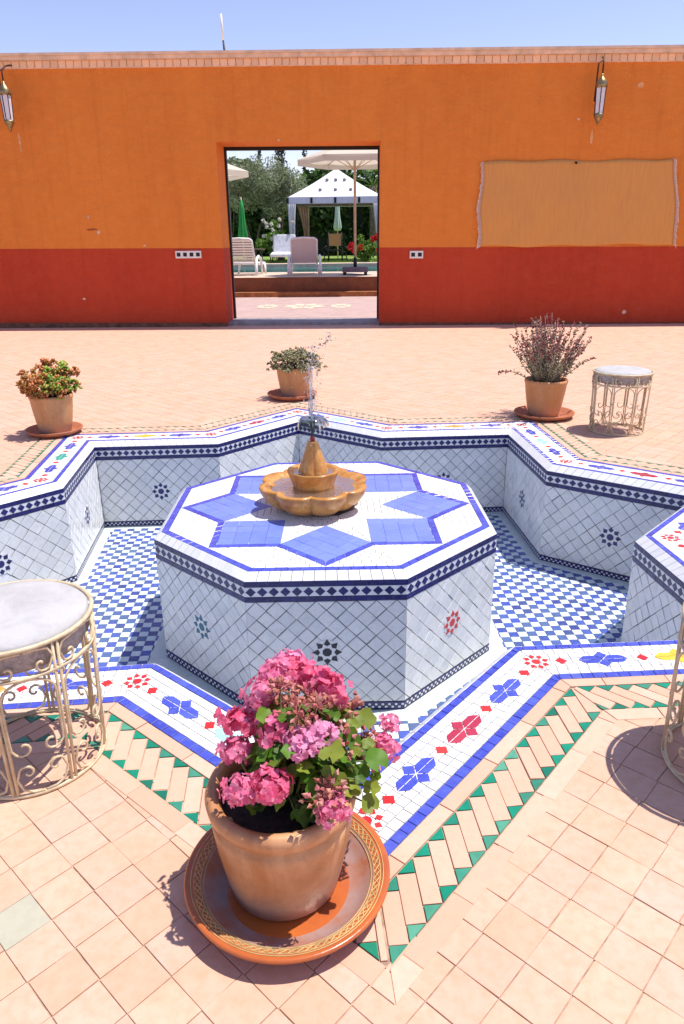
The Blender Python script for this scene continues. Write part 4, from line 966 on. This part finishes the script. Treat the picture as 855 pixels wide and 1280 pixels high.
# grey succulent behind the fountain
saucer((-0.372, 2.86, 0), 0.225, 'clay saucer under the grey green succulent pot', 0.045)
gs = thing('potted_grey_succulent', 'low grey green succulent spilling over a clay pot behind the fountain', 'potted plant', (-0.35, 2.88, 0.013))
pot(gs, prof_s(0.155, 0.27), M['pot'], 0.235, 0.135)
for k in range(80):
    th = random.uniform(0, 2*math.pi); rr = math.sqrt(random.random())*0.225; c = V((rr*math.cos(th)+0.02, rr*math.sin(th), 0.285+0.12*math.sqrt(max(0, 1-(rr/0.23)**2))*random.uniform(0.3, 1.1)-(0.05 if rr > 0.18 else 0)))
    st = MB(); st.tube([V((c.x*0.4, c.y*0.4, 0.235)), V((c.x*0.7, c.y*0.7, c.z)), c], 0.005, 5); st.build('branch', M['bark'], gs, True); mb = MB()
    for q in range(4):
        cc = c+V((random.gauss(0, 0.022), random.gauss(0, 0.022), random.gauss(0.0, 0.014)))
        for j in range(9):
            d = V((random.gauss(0, 1), random.gauss(0, 1), random.gauss(0.7, 0.7))).normalized(); leaf_oct(mb, cc, d, random.uniform(0.018, 0.03), 0.008, 0.004, random.choice((0, 0, 1)))
    mb.build('leaf_cluster', [M['grey1'], M['grey2']], gs, True)['kind'] = 'stuff'
# red sage on the right
saucer((1.70, 2.07, 0), 0.235, 'clay saucer under the dark red sage pot', 0.04)
sg_ = thing('potted_sage', 'bushy sage with dark red flower spikes in a tan clay pot', 'potted plant', (1.70, 2.09, 0.013))
pot(sg_, prof_s(0.158, 0.285), M['potorange'], 0.25, 0.138)
M['sageleaf'] = leafy('sage_leaf', [(0.20, 0.20, 0.08), (0.30, 0.29, 0.14), (0.42, 0.32, 0.22), (0.24, 0.16, 0.10)], 0.6, 0.2)
M['sagered'] = leafy('dark_red_bract', [(0.24, 0.02, 0.035), (0.32, 0.035, 0.05), (0.17, 0.018, 0.03), (0.40, 0.14, 0.11)], 0.6, 0.2)
M['sagestem'] = plain('pale_woody_stem', (0.52, 0.40, 0.31), 0.8, scale=40, var=0.3)
for k in range(80):
    th = random.uniform(0, 2*math.pi); sp = random.random()**0.6; ex = V((math.cos(th), math.sin(th), 0)); H_ = random.uniform(0.36, 0.56)*(1.0-0.22*sp)
    if k < 2: sp = 1.2; H_ = random.uniform(0.05, 0.2); ex = V((1 if k % 2 else -1, 0.1, 0))
    p = [V((0, 0, 0.25))+ex*0.05*sp+V((random.gauss(0, .02), random.gauss(0, .02), 0))]
    for q in range(1, 9):
        f = q/8; p.append(V((0, 0, 0.25))+ex*(0.05*sp+0.265*sp*f**(0.8 if k >= 2 else 0.7))+V((random.gauss(0, .007), random.gauss(0, .007), H_*f+(0.05*math.sin(f*3.1) if k < 2 else 0))))
    st = MB(); st.tube(p, [0.0042-0.0003*q for q in range(9)], 5); sm = st.build('stem', M['sagestem'], sg_, True); mb = MB()
    for q in range(60):
        f = random.uniform(0.08, 1.0)*8; j = min(int(f), 7); c = p[j].lerp(p[j+1], f-j); d = V((random.gauss(0, 1), random.gauss(0, 1), random.gauss(0.5, 0.6))).normalized()
        up_ = f/8 > 0.55; leaf_oct(mb, c, d, random.uniform(0.014, 0.026) if up_ else random.uniform(0.02, 0.038), 0.006, 0.0022, 1 if (up_ and random.random() < 0.8) else 0)
    mb.build('foliage', [M['sageleaf'], M['sagered']], sm)

# ------------------------------------------------------------------ garden seen through the doorway
def box_obj(name, a, b, mat, parent=None, kind=None, label=None, cat=None):
    mb = MB(); mb.box(a, b); o = mb.build(name, mat, parent)
    return tag(o, label, cat, None, kind)
M['patio'] = plain('pink_patio', (0.47, 0.335, 0.30), 0.75, var=0.12, scale=3, col2=(0.40, 0.28, 0.25))
M['patioinlay'] = plain('cream_inlay', (0.70, 0.60, 0.44), 0.7, var=0.1, scale=12)
M['stepshade'] = plain('shaded_brick_step', (0.24, 0.085, 0.035), 0.6, var=0.3, scale=5, col2=(0.14, 0.05, 0.028))  # brick of the upper step, its shade put into the darker colour
M['steplit'] = plain('sunlit_brick_step', (0.46, 0.17, 0.06), 0.7, var=0.25, scale=7)  # same brick painted lighter for the sun on the lower step
M['terr'] = plain('pale_pool_paving', (0.62, 0.47, 0.36), 0.7, var=0.12, scale=4)
M['lawn'] = plain('lawn', (0.16, 0.26, 0.04), 0.9, var=0.25, scale=3, col2=(0.22, 0.32, 0.06))
M['poolwater'] = plain('teal_pool_water', (0.03, 0.20, 0.19), 0.08, var=0.2, scale=2, bmp=0.3, bscale=5, spec=0.5)
ZP, ZG = 0.004, 0.45
obj('garden_patio', [(-9, 9.45, ZP), (9, 9.45, ZP), (9, 14.95, ZP), (-9, 14.95, ZP)], [(0, 1, 2, 3)], M['patio'])['kind'] = 'structure'
# cream inlay set in the patio
inl = thing('patio_inlay', 'cream star shaped inlay set in the pink patio beyond the doorway', 'inlay', (-0.95, 12.3, ZP))
for sx in (-1, 0, 1):
    for q in range(8):
        a0, a1_ = q*math.pi/4, (q+1)*math.pi/4; r = (0.72, 0.42)
        am = (a0+a1_)/2; P_ = lambda rr, a: V((sx*0.78+rr*0.8*math.cos(a)*(1.0 if sx == 0 else 0.6), rr*math.sin(a)*1.0, 0.004))
        obj('inlay_tile', [P_(0.06, am), P_(0.42, a0+0.03), P_(0.66 if sx == 0 else 0.5, am), P_(0.42, a1_-0.03)], [(0, 1, 2, 3)], M['patioinlay'], inl)
box_obj('terrace_step', (-9, 14.95, -0.02), (9, 15.25, 0.115), M['steplit'], None, 'structure')
box_obj('terrace', (-9, 15.2505, -0.02), (9, 18.3, ZG), M['stepshade'], None, 'structure')
obj('terrace_paving', [(-9, 15.22, ZG+0.004), (9, 15.22, ZG+0.004), (9, 18.25, ZG+0.004), (-9, 18.25, ZG+0.004)], [(0, 1, 2, 3)], M['terr'])['kind'] = 'structure'
obj('pool_water', [(-14, 18.3, 0.34), (14, 18.3, 0.34), (14, 25.6, 0.34), (-14, 25.6, 0.34)], [(0, 1, 2, 3)], M['poolwater'])['kind'] = 'structure'
box_obj('pool_coping', (-14, 25.6, -0.02), (14, 26.7, ZG), M['terr'], None, 'structure')
box_obj('lawn', (-40, 26.7005, -0.02), (40, 80, ZG-0.01), M['lawn'], None, 'structure')
# grass blades along the near lawn edge
def blades(n, x0, x1, y0, y1, z, h):
    P = np.zeros((n, 3, 3)); x = np.random.uniform(x0, x1, n); y = np.random.uniform(y0, y1, n); a = np.random.uniform(0, 6.28, n); hh = h*np.random.uniform(0.6, 1.3, n)
    for k, (s_, f) in enumerate(((-1, 0), (1, 0), (0, 1))):
        P[:, k, 0] = x+s_*0.008*np.cos(a)+f*0.04*np.cos(a*3); P[:, k, 1] = y+s_*0.008*np.sin(a)+f*0.03*np.sin(a*2); P[:, k, 2] = z+f*hh
    return P
M['grass'] = leafy('grass_blade', [(0.15, 0.26, 0.03), (0.24, 0.36, 0.06), (0.12, 0.2, 0.03)], 0.7, 0.3)
tag(quads('grass', blades(9000, -7, 5, 26.75, 31, ZG-0.012, 0.09), M['grass']), 'short green grass beyond the swimming pool', 'grass', None, 'stuff')
# foliage
def leaves(n, sampler, size, aspect=0.5, k=4):
    c = np.array([sampler() for _ in range(n)]); d = np.random.normal(size=(n, 3)); d /= np.linalg.norm(d, axis=1)[:, None]
    e = np.cross(d, np.random.normal(size=(n, 3))); e /= np.linalg.norm(e, axis=1)[:, None]; s_ = size*np.random.uniform(0.6, 1.35, (n, 1))
    return np.stack([c-d*s_, c+e*s_*aspect, c+d*s_, c-e*s_*aspect], 1)
def clumps(cs):
    """sampler: leaves gathered in clumps, each (centre, radii)"""
    w_ = np.array([r[0]*r[1]*r[2] for _, r in cs]); w_ = w_/w_.sum(); cum = np.cumsum(w_)
    def f():
        i = min(int(np.searchsorted(cum, random.random())), len(cs)-1); c, r = cs[i]; d = V((random.gauss(0, 1), random.gauss(0, 1), random.gauss(0, 1))).normalized()*(random.random()**0.45)
        return (c[0]+d.x*r[0], c[1]+d.y*r[1], c[2]+d.z*r[2])
    return f
M['olive'] = leafy('olive_leaf', [(0.20, 0.25, 0.12), (0.30, 0.35, 0.19), (0.40, 0.43, 0.27), (0.13, 0.17, 0.08)], 0.6, 0.25)
M['hedge'] = leafy('dark_hedge_leaf', [(0.022, 0.05, 0.014), (0.04, 0.085, 0.022), (0.07, 0.14, 0.035), (0.025, 0.055, 0.018), (0.10, 0.18, 0.04)], 0.5, 0.2)
M['midgreen'] = leafy('mid_green_leaf', [(0.09, 0.20, 0.03), (0.16, 0.30, 0.04), (0.24, 0.40, 0.07), (0.07, 0.14, 0.025)], 0.5, 0.3)
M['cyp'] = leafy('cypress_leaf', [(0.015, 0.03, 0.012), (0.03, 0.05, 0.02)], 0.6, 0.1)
M['trunk'] = plain('tree_bark', (0.17, 0.13, 0.09), 0.9, var=0.35, scale=8)
def crown(cx, cy, cz, rx, ry, rz, n, rr):
    out = []
    for _ in range(n):
        d = V((random.gauss(0, 1), random.gauss(0, 1), random.gauss(0, 1))).normalized()*random.random()**0.5; r = rr*random.uniform(0.6, 1.25); out.append(((cx+d.x*rx, cy+d.y*ry, cz+d.z*rz), (r, r, r*0.8)))
    return out
def tree(name, lab, base, trunk, cs, nleaf, size, mat, asp=0.5, cat='tree', group=None):
    t = thing(name, lab, cat, base, 0, group); b = V(base); mb = MB()
    for pts, rs in trunk: mb.tube([V(p)-b for p in pts], rs, 7)
    if trunk: mb.build('trunk', M['trunk'], t, True)
    P = leaves(nleaf, clumps(cs), size, asp)-np.array(base); quads('crown', P, mat, t); return t
ob = at(331, 321, 30.0); ox, oy = ob.x, 30.0
cs = crown(ox-0.1, oy, 3.35, 1.65, 1.3, 1.2, 26, 0.55)+crown(ox-1.0, oy-0.2, 3.1, 0.7, 0.7, 0.9, 8, 0.45)+crown(ox+1.0, oy-0.3, 3.5, 0.6, 0.7, 0.7, 7, 0.4)
tree('olive_tree', 'grey green olive tree with slender twin trunks beyond the pool', (ox, oy, ZG-0.02), [
    ([(ox-0.7, oy, ZG-0.03), (ox-0.62, oy, 1.2), (ox-0.85, oy, 2.2), (ox-1.0, oy, 3.2)], [0.13, 0.10, 0.08, 0.04]), ([(ox+0.75, oy, ZG-0.03), (ox+0.7, oy, 1.3), (ox+0.8, oy, 2.3), (ox+0.6, oy, 3.4)], [0.14, 0.12, 0.09, 0.04]),
    ([(ox-0.35, oy, 0.9), (ox-0.2, oy, 1.7), (ox+0.15, oy, 2.4), (ox+0.2, oy, 3.6)], [0.06, 0.06, 0.05, 0.03])], cs, 11000, 0.075, M['olive'], 0.28)
hx0, hx1 = at(255, 300, 40).x, at(520, 300, 40).x
hc = []
for k in range(120): r = random.uniform(0.5, 0.9); hc.append(((random.uniform(hx0, hx1), 40+random.uniform(-0.6, 0.8), random.uniform(0.6, 4.3)), (r, r, r)))
hd = thing('hedge', 'tall dark evergreen hedge closing the garden behind the gazebo', 'hedge', ((hx0+hx1)/2, 40, ZG-0.02))
quads('foliage', leaves(17000, clumps(hc), 0.16, 0.55)-np.array(hd.location), M['hedge'], hd)
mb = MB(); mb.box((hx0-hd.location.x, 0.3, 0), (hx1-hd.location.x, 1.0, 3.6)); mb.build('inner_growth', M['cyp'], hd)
for px, top, rx, lab, mk, Y in [(395, 208, 1.5, 'bright green leafy tree rising above the hedge next to the cypress', 'midgreen', 44), (295, 192, 1.6, 'loose grey green tree above the hedge behind the bright green closed parasol', 'olive', 43), (455, 196, 1.7, 'green tree behind the gazebo roof and parasol pole', 'midgreen', 45), (418, 195, 1.3, 'dark green tree behind the peak of the gazebo', 'hedge', 46)]:
    p = at(px, top, Y); cs = crown(p.x, Y, p.z-1.5, rx, 1.0, 1.4, 22, 0.55); tree('garden_tree', lab, (p.x, Y, ZG-0.02), [([(p.x, Y, ZG-0.03), (p.x+0.1, Y, 2), (p.x, Y, p.z-1.2)], [0.16, 0.13, 0.06])], cs, 4200, 0.15, M[mk], 0.55, group='trees behind the hedge')
for px, w_, zt, lab in [(356, 0.52, 9.6, 'dark narrow cypress against the sky'), (328, 0.18, 8.0, 'thin distant cypress tip above the olive tree'), (383, 0.16, 7.8, 'thin distant cypress tip beside the parasol edge')]:
    p = at(px, 300, 52); cs = [((p.x+random.gauss(0, w_*0.25), 52, z), (w_*(1.1-0.5*z/zt), w_, 0.6)) for z in np.arange(1.0, zt, 0.35)]
    tree('cypress', lab, (p.x, 52, ZG-0.02), [([(p.x, 52, ZG-0.03), (p.x, 52, 2), (p.x, 52, zt-1)], [0.14, 0.1, 0.04])], cs, 2600 if w_ > 0.3 else 900, 0.12, M['cyp'], 0.35)
# palm at the right
p = at(466, 232, 38); t = thing('palm_tree', 'palm with pale fan fronds behind the parasol pole', 'tree', (p.x, 38, ZG-0.02)); mb = MB(); mb.tube([(0, 0, 0), (0.05, 0, 1.5), (0, 0, p.z-ZG)], [0.24, 0.2, 0.2], 8); mb.build('trunk', M['trunk'], t, True)
for k in range(26):
    a = random.uniform(0, 6.283); el = random.uniform(-0.5, 1.2); d = V((math.cos(a)*math.cos(el), math.sin(a)*math.cos(el), math.sin(el))); mb = MB(); c0 = V((0, 0, p.z-ZG)); tip = c0+d*random.uniform(0.9, 1.3)+V((0, 0, -0.15)); s_ = d.cross(V((0, 0, 1))).normalized()
    mb.tube([c0, (c0+tip)/2+V((0, 0, 0.08)), tip], 0.015, 4)
    for q in range(9):
        f = (q-4)/4; e = tip+(d*(1-abs(f)*0.5)+s_*f)*0.45+V((0, 0, -0.15*abs(f))); nn = s_*0.03; mb.add([tip-nn, tip+nn, e], [(0, 1, 2)])
    mb.build('frond', M['midgreen'], t)

# gazebo
M['tentwhite'] = plain('white_tent_cloth', (0.78, 0.78, 0.80), 0.85, var=0.04, scale=5)
M['valance'] = plain('lilac_valance', (0.62, 0.62, 0.74), 0.85, var=0.06, scale=5)
M['tancloth'] = plain('tan_curtain', (0.45, 0.30, 0.18), 0.9, var=0.2, scale=6)
Yg = 28.2; pc = at(419, 246, Yg); zv = pc.z; hw = 1.92; dp = 1.75; zap = at(418, 211.5, Yg+dp).z
gz = thing('gazebo', 'white cloth gazebo with pyramid roof and looped curtains on the lawn', 'gazebo', (pc.x, Yg+dp, ZG-0.015)); zo = ZG-0.015
cr = [(-hw, -dp), (hw, -dp), (hw, dp), (-hw, dp)]
for k in range(4):
    a, b = cr[k], cr[(k+1) % 4]; n = 6; vs = []; 
    for j in range(7):
        f = j/6; z = zv-zo+(zap-zv)*f-0.05*math.sin(f*math.pi)
        for i in range(n+1):
            g2 = i/n; vs.append(((a[0]+(b[0]-a[0])*g2)*(1-f*0.97), (a[1]+(b[1]-a[1])*g2)*(1-f*0.97), z))
    obj('roof_panel', vs, [(j*(n+1)+i, j*(n+1)+i+1, (j+1)*(n+1)+i+1, (j+1)*(n+1)+i) for j in range(6) for i in range(n)], M['tentwhite'], gz, True)
    mb = MB(); ax, ay = a[0]*1.01, a[1]*1.01; bx_, by_ = b[0]*1.01, b[1]*1.01
    mb.add([(ax, ay, zv-zo+0.01), (bx_, by_, zv-zo+0.01), (bx_, by_, zv-zo-0.24), (ax, ay, zv-zo-0.24)], [(0, 1, 2, 3)]); mb.build('valance', M['valance'], gz)
    mb = MB(); mb.box((a[0]*0.97-0.04, a[1]*0.97-0.04, 0), (a[0]*0.97+0.04, a[1]*0.97+0.04, zv-zo)); mb.build('post', M['darkmetal'], gz)
for i in range(5):
    x = -hw+hw*2*i/4; mb = MB(); mb.box((x-0.045, -dp*1.01-0.025, zv-zo-0.23), (x+0.045, -dp*1.01-0.004, zv-zo-0.02)); mb.build('tab', M['darkmetal'], gz)
for f, xs in ((0.26, (-0.62, 0.0, 0.62)), (0.62, (-0.36, 0.0, 0.36))):
    for q in xs:
        x = q; y = -dp*(1-f*0.97); z = zv-zo+(zap-zv)*f-0.05*math.sin(f*math.pi)+0.035; mb = MB(); mb.sphere((x, y-0.03, z), 0.075, 8, 6, sc=(1, 0.6, 0.8)); mb.build('vent_cap', M['stone'], gz, True)
mb = MB(); mb.box((-hw*0.97, -dp*0.97, zv-zo-0.34), (hw*0.97, -dp*0.97+0.06, zv-zo-0.25)); mb.build('beam', M['trunk'], gz)
def curtain(x0, x1, zt, zm, y, mat, waist, xb):
    mb = MB(); n = 18; vs = []
    for j in range(9):
        f = j/8; wv_ = 1-waist*math.sin(min(1, f*1.25)*math.pi)**1; 
        for i in range(n+1):
            g2 = i/n; xm = x0+(x1-x0)*g2; tgt = xb; x = xm+(tgt-xm)*waist*math.sin(min(1.0, f*1.05)*math.pi*0.5); vs.append((x, y+0.06*math.sin(g2*26), zt+(zm-zt)*f))
    mb.add(vs, [(j*(n+1)+i, (j+1)*(n+1)+i, (j+1)*(n+1)+i+1, j*(n+1)+i+1) for j in range(8) for i in range(n)]); mb.build('curtain', mat, gz, True)
curtain(-hw, -hw+0.33, zv-zo-0.25, 0.75, -dp-0.06, M['tentwhite'], 0.3, -hw+0.1)
curtain(-hw+0.36, -hw+0.85, zv-zo-0.3, 0.7, -dp+0.25, M['tancloth'], 0.55, -hw+0.8)
curtain(hw-0.4, hw-0.06, zv-zo-0.25, 0.12, -dp-0.06, M['tentwhite'], 0.55, hw-0.12)
# parasols
M['parasol'] = leafy('cream_parasol_cloth', [(0.78, 0.70, 0.58), (0.80, 0.72, 0.60)], 0.8, 0.35)
M['wood'] = plain('pale_wood_pole', (0.55, 0.40, 0.26), 0.6, var=0.15, scale=20)
M['concrete'] = plain('grey_concrete', (0.20, 0.18, 0.22), 0.85, var=0.15, scale=15)
def parasol(px, zr, rad, Y, lab, rise=0.34, a0=0.0):
    p = at(px, 344, Y); t = thing('parasol', lab, 'parasol', (p.x, Y, ZG+0.004), 0, 'cream parasols on the pool terrace')
    n = 6; hz = zr-ZG; top = V((0, 0, hz+rise)); rim_ = [V((rad*math.cos(a0+2*math.pi*k/n), rad*math.sin(a0+2*math.pi*k/n), hz)) for k in range(n)]
    for k in range(n):
        a, b = rim_[k], rim_[(k+1) % n]; vs = []; m_ = 6
        for j in range(m_+1):
            for i in range(m_+1):
                f, g2 = j/m_, i/m_; q = top.lerp(a.lerp(b, g2), f); q.z -= 0.05*math.sin(g2*math.pi)*f*f-0.02*math.sin(f*math.pi); vs.append(q)
        obj('canopy_panel', vs, [(j*(m_+1)+i, (j+1)*(m_+1)+i, (j+1)*(m_+1)+i+1, j*(m_+1)+i+1) for j in range(m_) for i in range(m_)], M['parasol'], t, True)
        obj('valance', [a, b, b-V((0, 0, 0.14)), a-V((0, 0, 0.14))], [(0, 1, 2, 3)], M['parasol'], t)
        mb = MB(); mb.tube([top-V((0, 0, 0.05)), a-V((0, 0, 0.02))], 0.012, 5); mb.tube([V((0, 0, hz-0.25)), top.lerp(a, 0.55)-V((0, 0, 0.03))], 0.009, 5); mb.build('rib', M['wood'], t)
    mb = MB(); mb.tube([(0, 0, 0.1), (0, 0, hz+rise)], 0.033, 10); mb.build('pole', M['wood'], t, True)
    mb = MB(); mb.box((-0.33, -0.3, 0.07), (0.33, 0.3, 0.19)); base_ = mb.build('base', M['concrete'], t)
    for sx in (-0.27, 0.27):
        mb = MB(); mb.box((sx-0.04, -0.28, 0.0), (sx+0.04, 0.28, 0.0695)); mb.build('base_foot', M['darkmetal'], t)
    mb = MB(); mb.tube([(0, 0, 0.19), (0, 0, 0.42)], 0.045, 10); mb.build('sleeve', M['darkmetal'], t, True); return t
zc_ = at(444, 199, 16.3).z
parasol(444, zc_, 1.42, 16.3, 'open cream parasol on a wooden pole beside the sling back lounger', 0.42, math.pi)
parasol(238, at(328, 214, 17.0).z, 1.72, 17.0, 'open cream parasol above the slatted plastic lounger', 0.55, 0.0)
# closed parasol and green closed parasol
def closed(px, py0, py1, Y, mat, lab, r):
    p0, p1 = at(px, py1, Y), at(px, py0, Y); t = thing('closed_parasol', lab, 'parasol', (p0.x, Y, ZG-0.01)); h0, h1 = p0.z-ZG, p1.z-ZG
    mb = MB(); mb.lathe([(r*0.7, h0), (r, h0+0.1*(h1-h0)), (r*0.62, h0+0.45*(h1-h0)), (r*0.5, h0+0.75*(h1-h0)), (r*0.15, h1)], 40, wob=lambda a, z: 1+0.22*math.sin(8*a)); mb.build('folded_canopy', mat, t, True)
    mb = MB(); mb.tube([(0, 0, 0), (0, 0, h1+0.05)], 0.03, 8); mb.build('pole', M['wood'], t, True)
M['palegreen'] = plain('pale_green_canvas', (0.55, 0.66, 0.60), 0.8, var=0.1); M['brightgreen'] = plain('bright_green_canvas', (0.03, 0.33, 0.06), 0.7, var=0.15, scale=8); M['darkblue'] = plain('dark_blue_canvas', (0.02, 0.04, 0.09), 0.7)
closed(422, 248, 288, 34, M['palegreen'], 'closed pale green parasol standing behind the gazebo', 0.17)
closed(304, 248, 300, 27.4, M['brightgreen'], 'closed bright green parasol near the olive tree', 0.17)
# loungers
M['resin'] = plain('white_resin', (0.84, 0.83, 0.83), 0.4, var=0.05, scale=10); M['mesh'] = plain('lilac_grey_sling', (0.68, 0.62, 0.66), 0.8, var=0.1, scale=60)
def lounger(px, Y, lab, slats, rz=0.0):
    p = at(px, 345, Y); t = thing('sun_lounger', lab, 'sun lounger', (p.x, Y, ZG+0.004), rz, 'plastic loungers on the pool terrace')
    hw_ = 0.33
    def bk(u, f): return V((u, 0.16-0.36*f, 0.30+0.60*f))      # backrest leans towards the house
    for sg in (-1, 1):
        mb = MB(); mb.tube([bk(sg*hw_, 0.0), bk(sg*hw_, 0.5), bk(sg*hw_, 0.93), bk(sg*(hw_-0.06), 1.0)], 0.026, 6); mb.build('back_rail', M['resin'], t, True)
        mb = MB(); mb.tube([(sg*(hw_+0.09), -0.20, 0.02), (sg*(hw_+0.08), -0.12, 0.22), (sg*(hw_+0.07), 0.0, 0.42), (sg*(hw_+0.07), 0.25, 0.47), (sg*(hw_+0.08), 0.48, 0.40), (sg*(hw_+0.09), 0.56, 0.02)], [0.032, 0.036, 0.036, 0.036, 0.034, 0.03], 7); mb.build('arm', M['resin'], t, True)
        mb = MB(); mb.box((sg*hw_-0.025, 0.1, 0.24), (sg*hw_+0.025, 1.35, 0.30)); mb.build('side_rail', M['resin'], t)
        for y_ in (0.16, 1.25):
            mb = MB(); mb.tube([(sg*(hw_+0.02), y_, 0.26), (sg*(hw_+0.05), y_-0.06, 0.0)], [0.034, 0.026], 6); mb.build('leg', M['resin'], t, True)
    mb = MB(); mb.tube([bk(-hw_+0.06, 1.0), bk(0, 1.02), bk(hw_-0.06, 1.0)], 0.026, 6); mb.build('top_rail', M['resin'], t, True)
    if slats:
        for q in range(9):
            f = 0.04+q*0.105; mb = MB(); a, b = bk(-hw_, f), bk(hw_, f+0.075); mb.add([V((-hw_, a.y-0.012, a.z)), V((hw_, a.y-0.012, a.z)), V((hw_, b.y-0.012, b.z)), V((-hw_, b.y-0.012, b.z)), V((-hw_, a.y+0.012, a.z)), V((hw_, a.y+0.012, a.z)), V((hw_, b.y+0.012, b.z)), V((-hw_, b.y+0.012, b.z))], [(0, 1, 2, 3), (7, 6, 5, 4), (0, 4, 5, 1), (3, 2, 6, 7)]); mb.build('back_slat', M['resin'], t)
    else:
        mb = MB(); n = 8; vs = [bk(-hw_+2*hw_*i/n, j/6*0.97)+V((0, 0.02*math.sin(i/n*math.pi), 0)) for j in range(7) for i in range(n+1)]; mb.add(vs, [(j*(n+1)+i, j*(n+1)+i+1, (j+1)*(n+1)+i+1, (j+1)*(n+1)+i) for j in range(6) for i in range(n)]); mb.build('back_sling', M['mesh'], t, True)
    for q in range(10):
        mb = MB(); mb.box((-hw_, 0.14+q*0.12, 0.285), (hw_, 0.23+q*0.12, 0.31)); mb.build('seat_slat', M['resin'], t)
    return t
lounger(303, 16.35, 'white plastic lounger with a slatted back facing the pool', True, -0.08)
lounger(381, 16.3, 'plastic lounger with a lilac grey sling back facing the pool', False, 0.06)
# cushioned chair across the pool
p = at(354, 319, 26.9); t = thing('garden_armchair', 'white cushioned armchair on the lawn across the pool', 'chair', (p.x, 27.0, ZG-0.01)); M['cush'] = plain('white_floral_cushion', (0.74, 0.74, 0.77), 0.9, var=0.12, scale=9)
def soft(name, a, b, mat, par, tilt=0, pos=(0, 0, 0)):
    mb = MB(); mb.box(a, b); o = mb.build(name, mat, par, False, loc=pos); o.rotation_euler[0] = tilt; bv = o.modifiers.new('round', 'BEVEL'); bv.width = 0.05; bv.segments = 3; return o
soft('back_cushion', (-0.45, -0.07, 0), (0.45, 0.07, 0.75), M['cush'], t, -0.25, (0, 0.45, 0.34)); soft('seat_cushion', (-0.5, -0.4, 0), (0.5, 0.4, 0.13), M['cush'], t, 0.08, (0, 0.0, 0.26))
for sx in (-0.48, 0.48):
    mb = MB(); mb.tube([(sx, -0.36, 0), (sx, -0.33, 0.27), (sx, 0.35, 0.25), (sx, 0.4, 0)], 0.022, 6); mb.build('leg_frame', M['darkmetal'], t, True)
# dining chair and table in the gazebo
p = at(419, 322, 27.6); t = thing('wicker_chair', 'tan backed iron chair drawn up under the gazebo', 'chair', (p.x, 27.7, ZG-0.01)); M['wicker'] = plain('tan_wicker', (0.50, 0.27, 0.10), 0.8, var=0.2, scale=60)
mb = MB(); mb.box((-0.24, -0.02, 0.62), (0.24, 0.03, 1.08)); mb.build('backrest', M['wicker'], t)
mb = MB(); mb.box((-0.3, 0.03, 0.42), (0.3, 0.5, 0.47)); mb.build('seat', M['darkmetal'], t)
for sx in (-0.28, 0.28):
    for y_ in (0.0, 0.48):
        mb = MB(); mb.tube([(sx, y_, 0), (sx*0.97, y_, 0.45), (sx*0.93, y_-0.0, 1.12 if y_ == 0 else 0.46)], 0.025, 6); mb.build('leg', M['darkmetal'], t, True)
for sx in (-1, 1):
    mb = MB(); mb.tube([(sx*0.5, 0.1, 0), (sx*0.42, 0.1, 0.3), (sx*0.55, 0.1, 0.5), (sx*0.34, 0.1, 0.62)], 0.022, 6); mb.build('arm', M['darkmetal'], t, True)
mb = MB(); mb.tube([(-0.5, 0.1, 0.12), (0.5, 0.1, 0.12)], 0.018, 6); mb.build('stretcher', M['darkmetal'], t, True)
p = at(322, 330, 26.3); t = thing('side_table', 'small round dark side table between the loungers and the olive tree', 'table', (p.x, 26.4, ZG)); mb = MB(); mb.lathe([(0.30, 0.50), (0.31, 0.53), (0.30, 0.55)], 24); mb.build('table_top', M['bark'], t, True)
for k in range(3):
    a = k*2.094; mb = MB(); mb.tube([(0.12*math.cos(a), 0.12*math.sin(a), 0.5), (0.24*math.cos(a), 0.24*math.sin(a), 0)], 0.02, 6); mb.build('leg', M['bark'], t, True)
# rose bushes
M['redflower'] = leafy('red_bloom', [(0.60, 0.012, 0.02), (0.68, 0.03, 0.03), (0.5, 0.01, 0.02)], 0.5, 0.2); M['whiteflower'] = leafy('white_bloom', [(0.75, 0.72, 0.60), (0.78, 0.76, 0.68)], 0.6, 0.2)
def bush(px, py, Y, rx, rz, nfl, fm, lab, name, fr_):
    p = at(px, py, Y); t = thing(name, lab, 'bush', (p.x, Y, ZG-0.015)); cs = crown(0, 0, p.z-ZG, rx, rx*0.7, rz, 14, 0.26); quads('foliage', leaves(2200, clumps(cs), 0.06, 0.6), M['midgreen'], t)
    mb = MB()
    for k in range(5): mb.tube([(random.uniform(-.1, .1), 0, 0), (random.uniform(-rx, rx)*0.7, 0, p.z-ZG)], 0.018, 5)
    mb.build('stem', M['trunk'], t)
    for k in range(nfl):
        a = random.uniform(-1, 1); z = p.z-ZG+rz*random.uniform(-0.7, 1.15); P = leaves(26, lambda: tuple(V((rx*1.05*a, -rx*0.75, z))+V((random.gauss(0, 1), random.gauss(0, 1), random.gauss(0, 1))).normalized()*fr_), 0.05, 0.8); quads('bloom', P, fm, t)
bush(457, 309, 27.3, 0.62, 0.42, 13, M['redflower'], 'rose bush with big red blooms beside the gazebo', 'red_rose_bush', 0.085)
bush(346, 296, 28.2, 0.75, 0.6, 11, M['whiteflower'], 'bush dotted with small white blooms under the olive tree', 'white_rose_bush', 0.05)
bush(283, 240, 33, 0.9, 0.6, 9, M['redflower'], 'orange red flowering climber behind the bright green closed parasol', 'flowering_climber', 0.12)
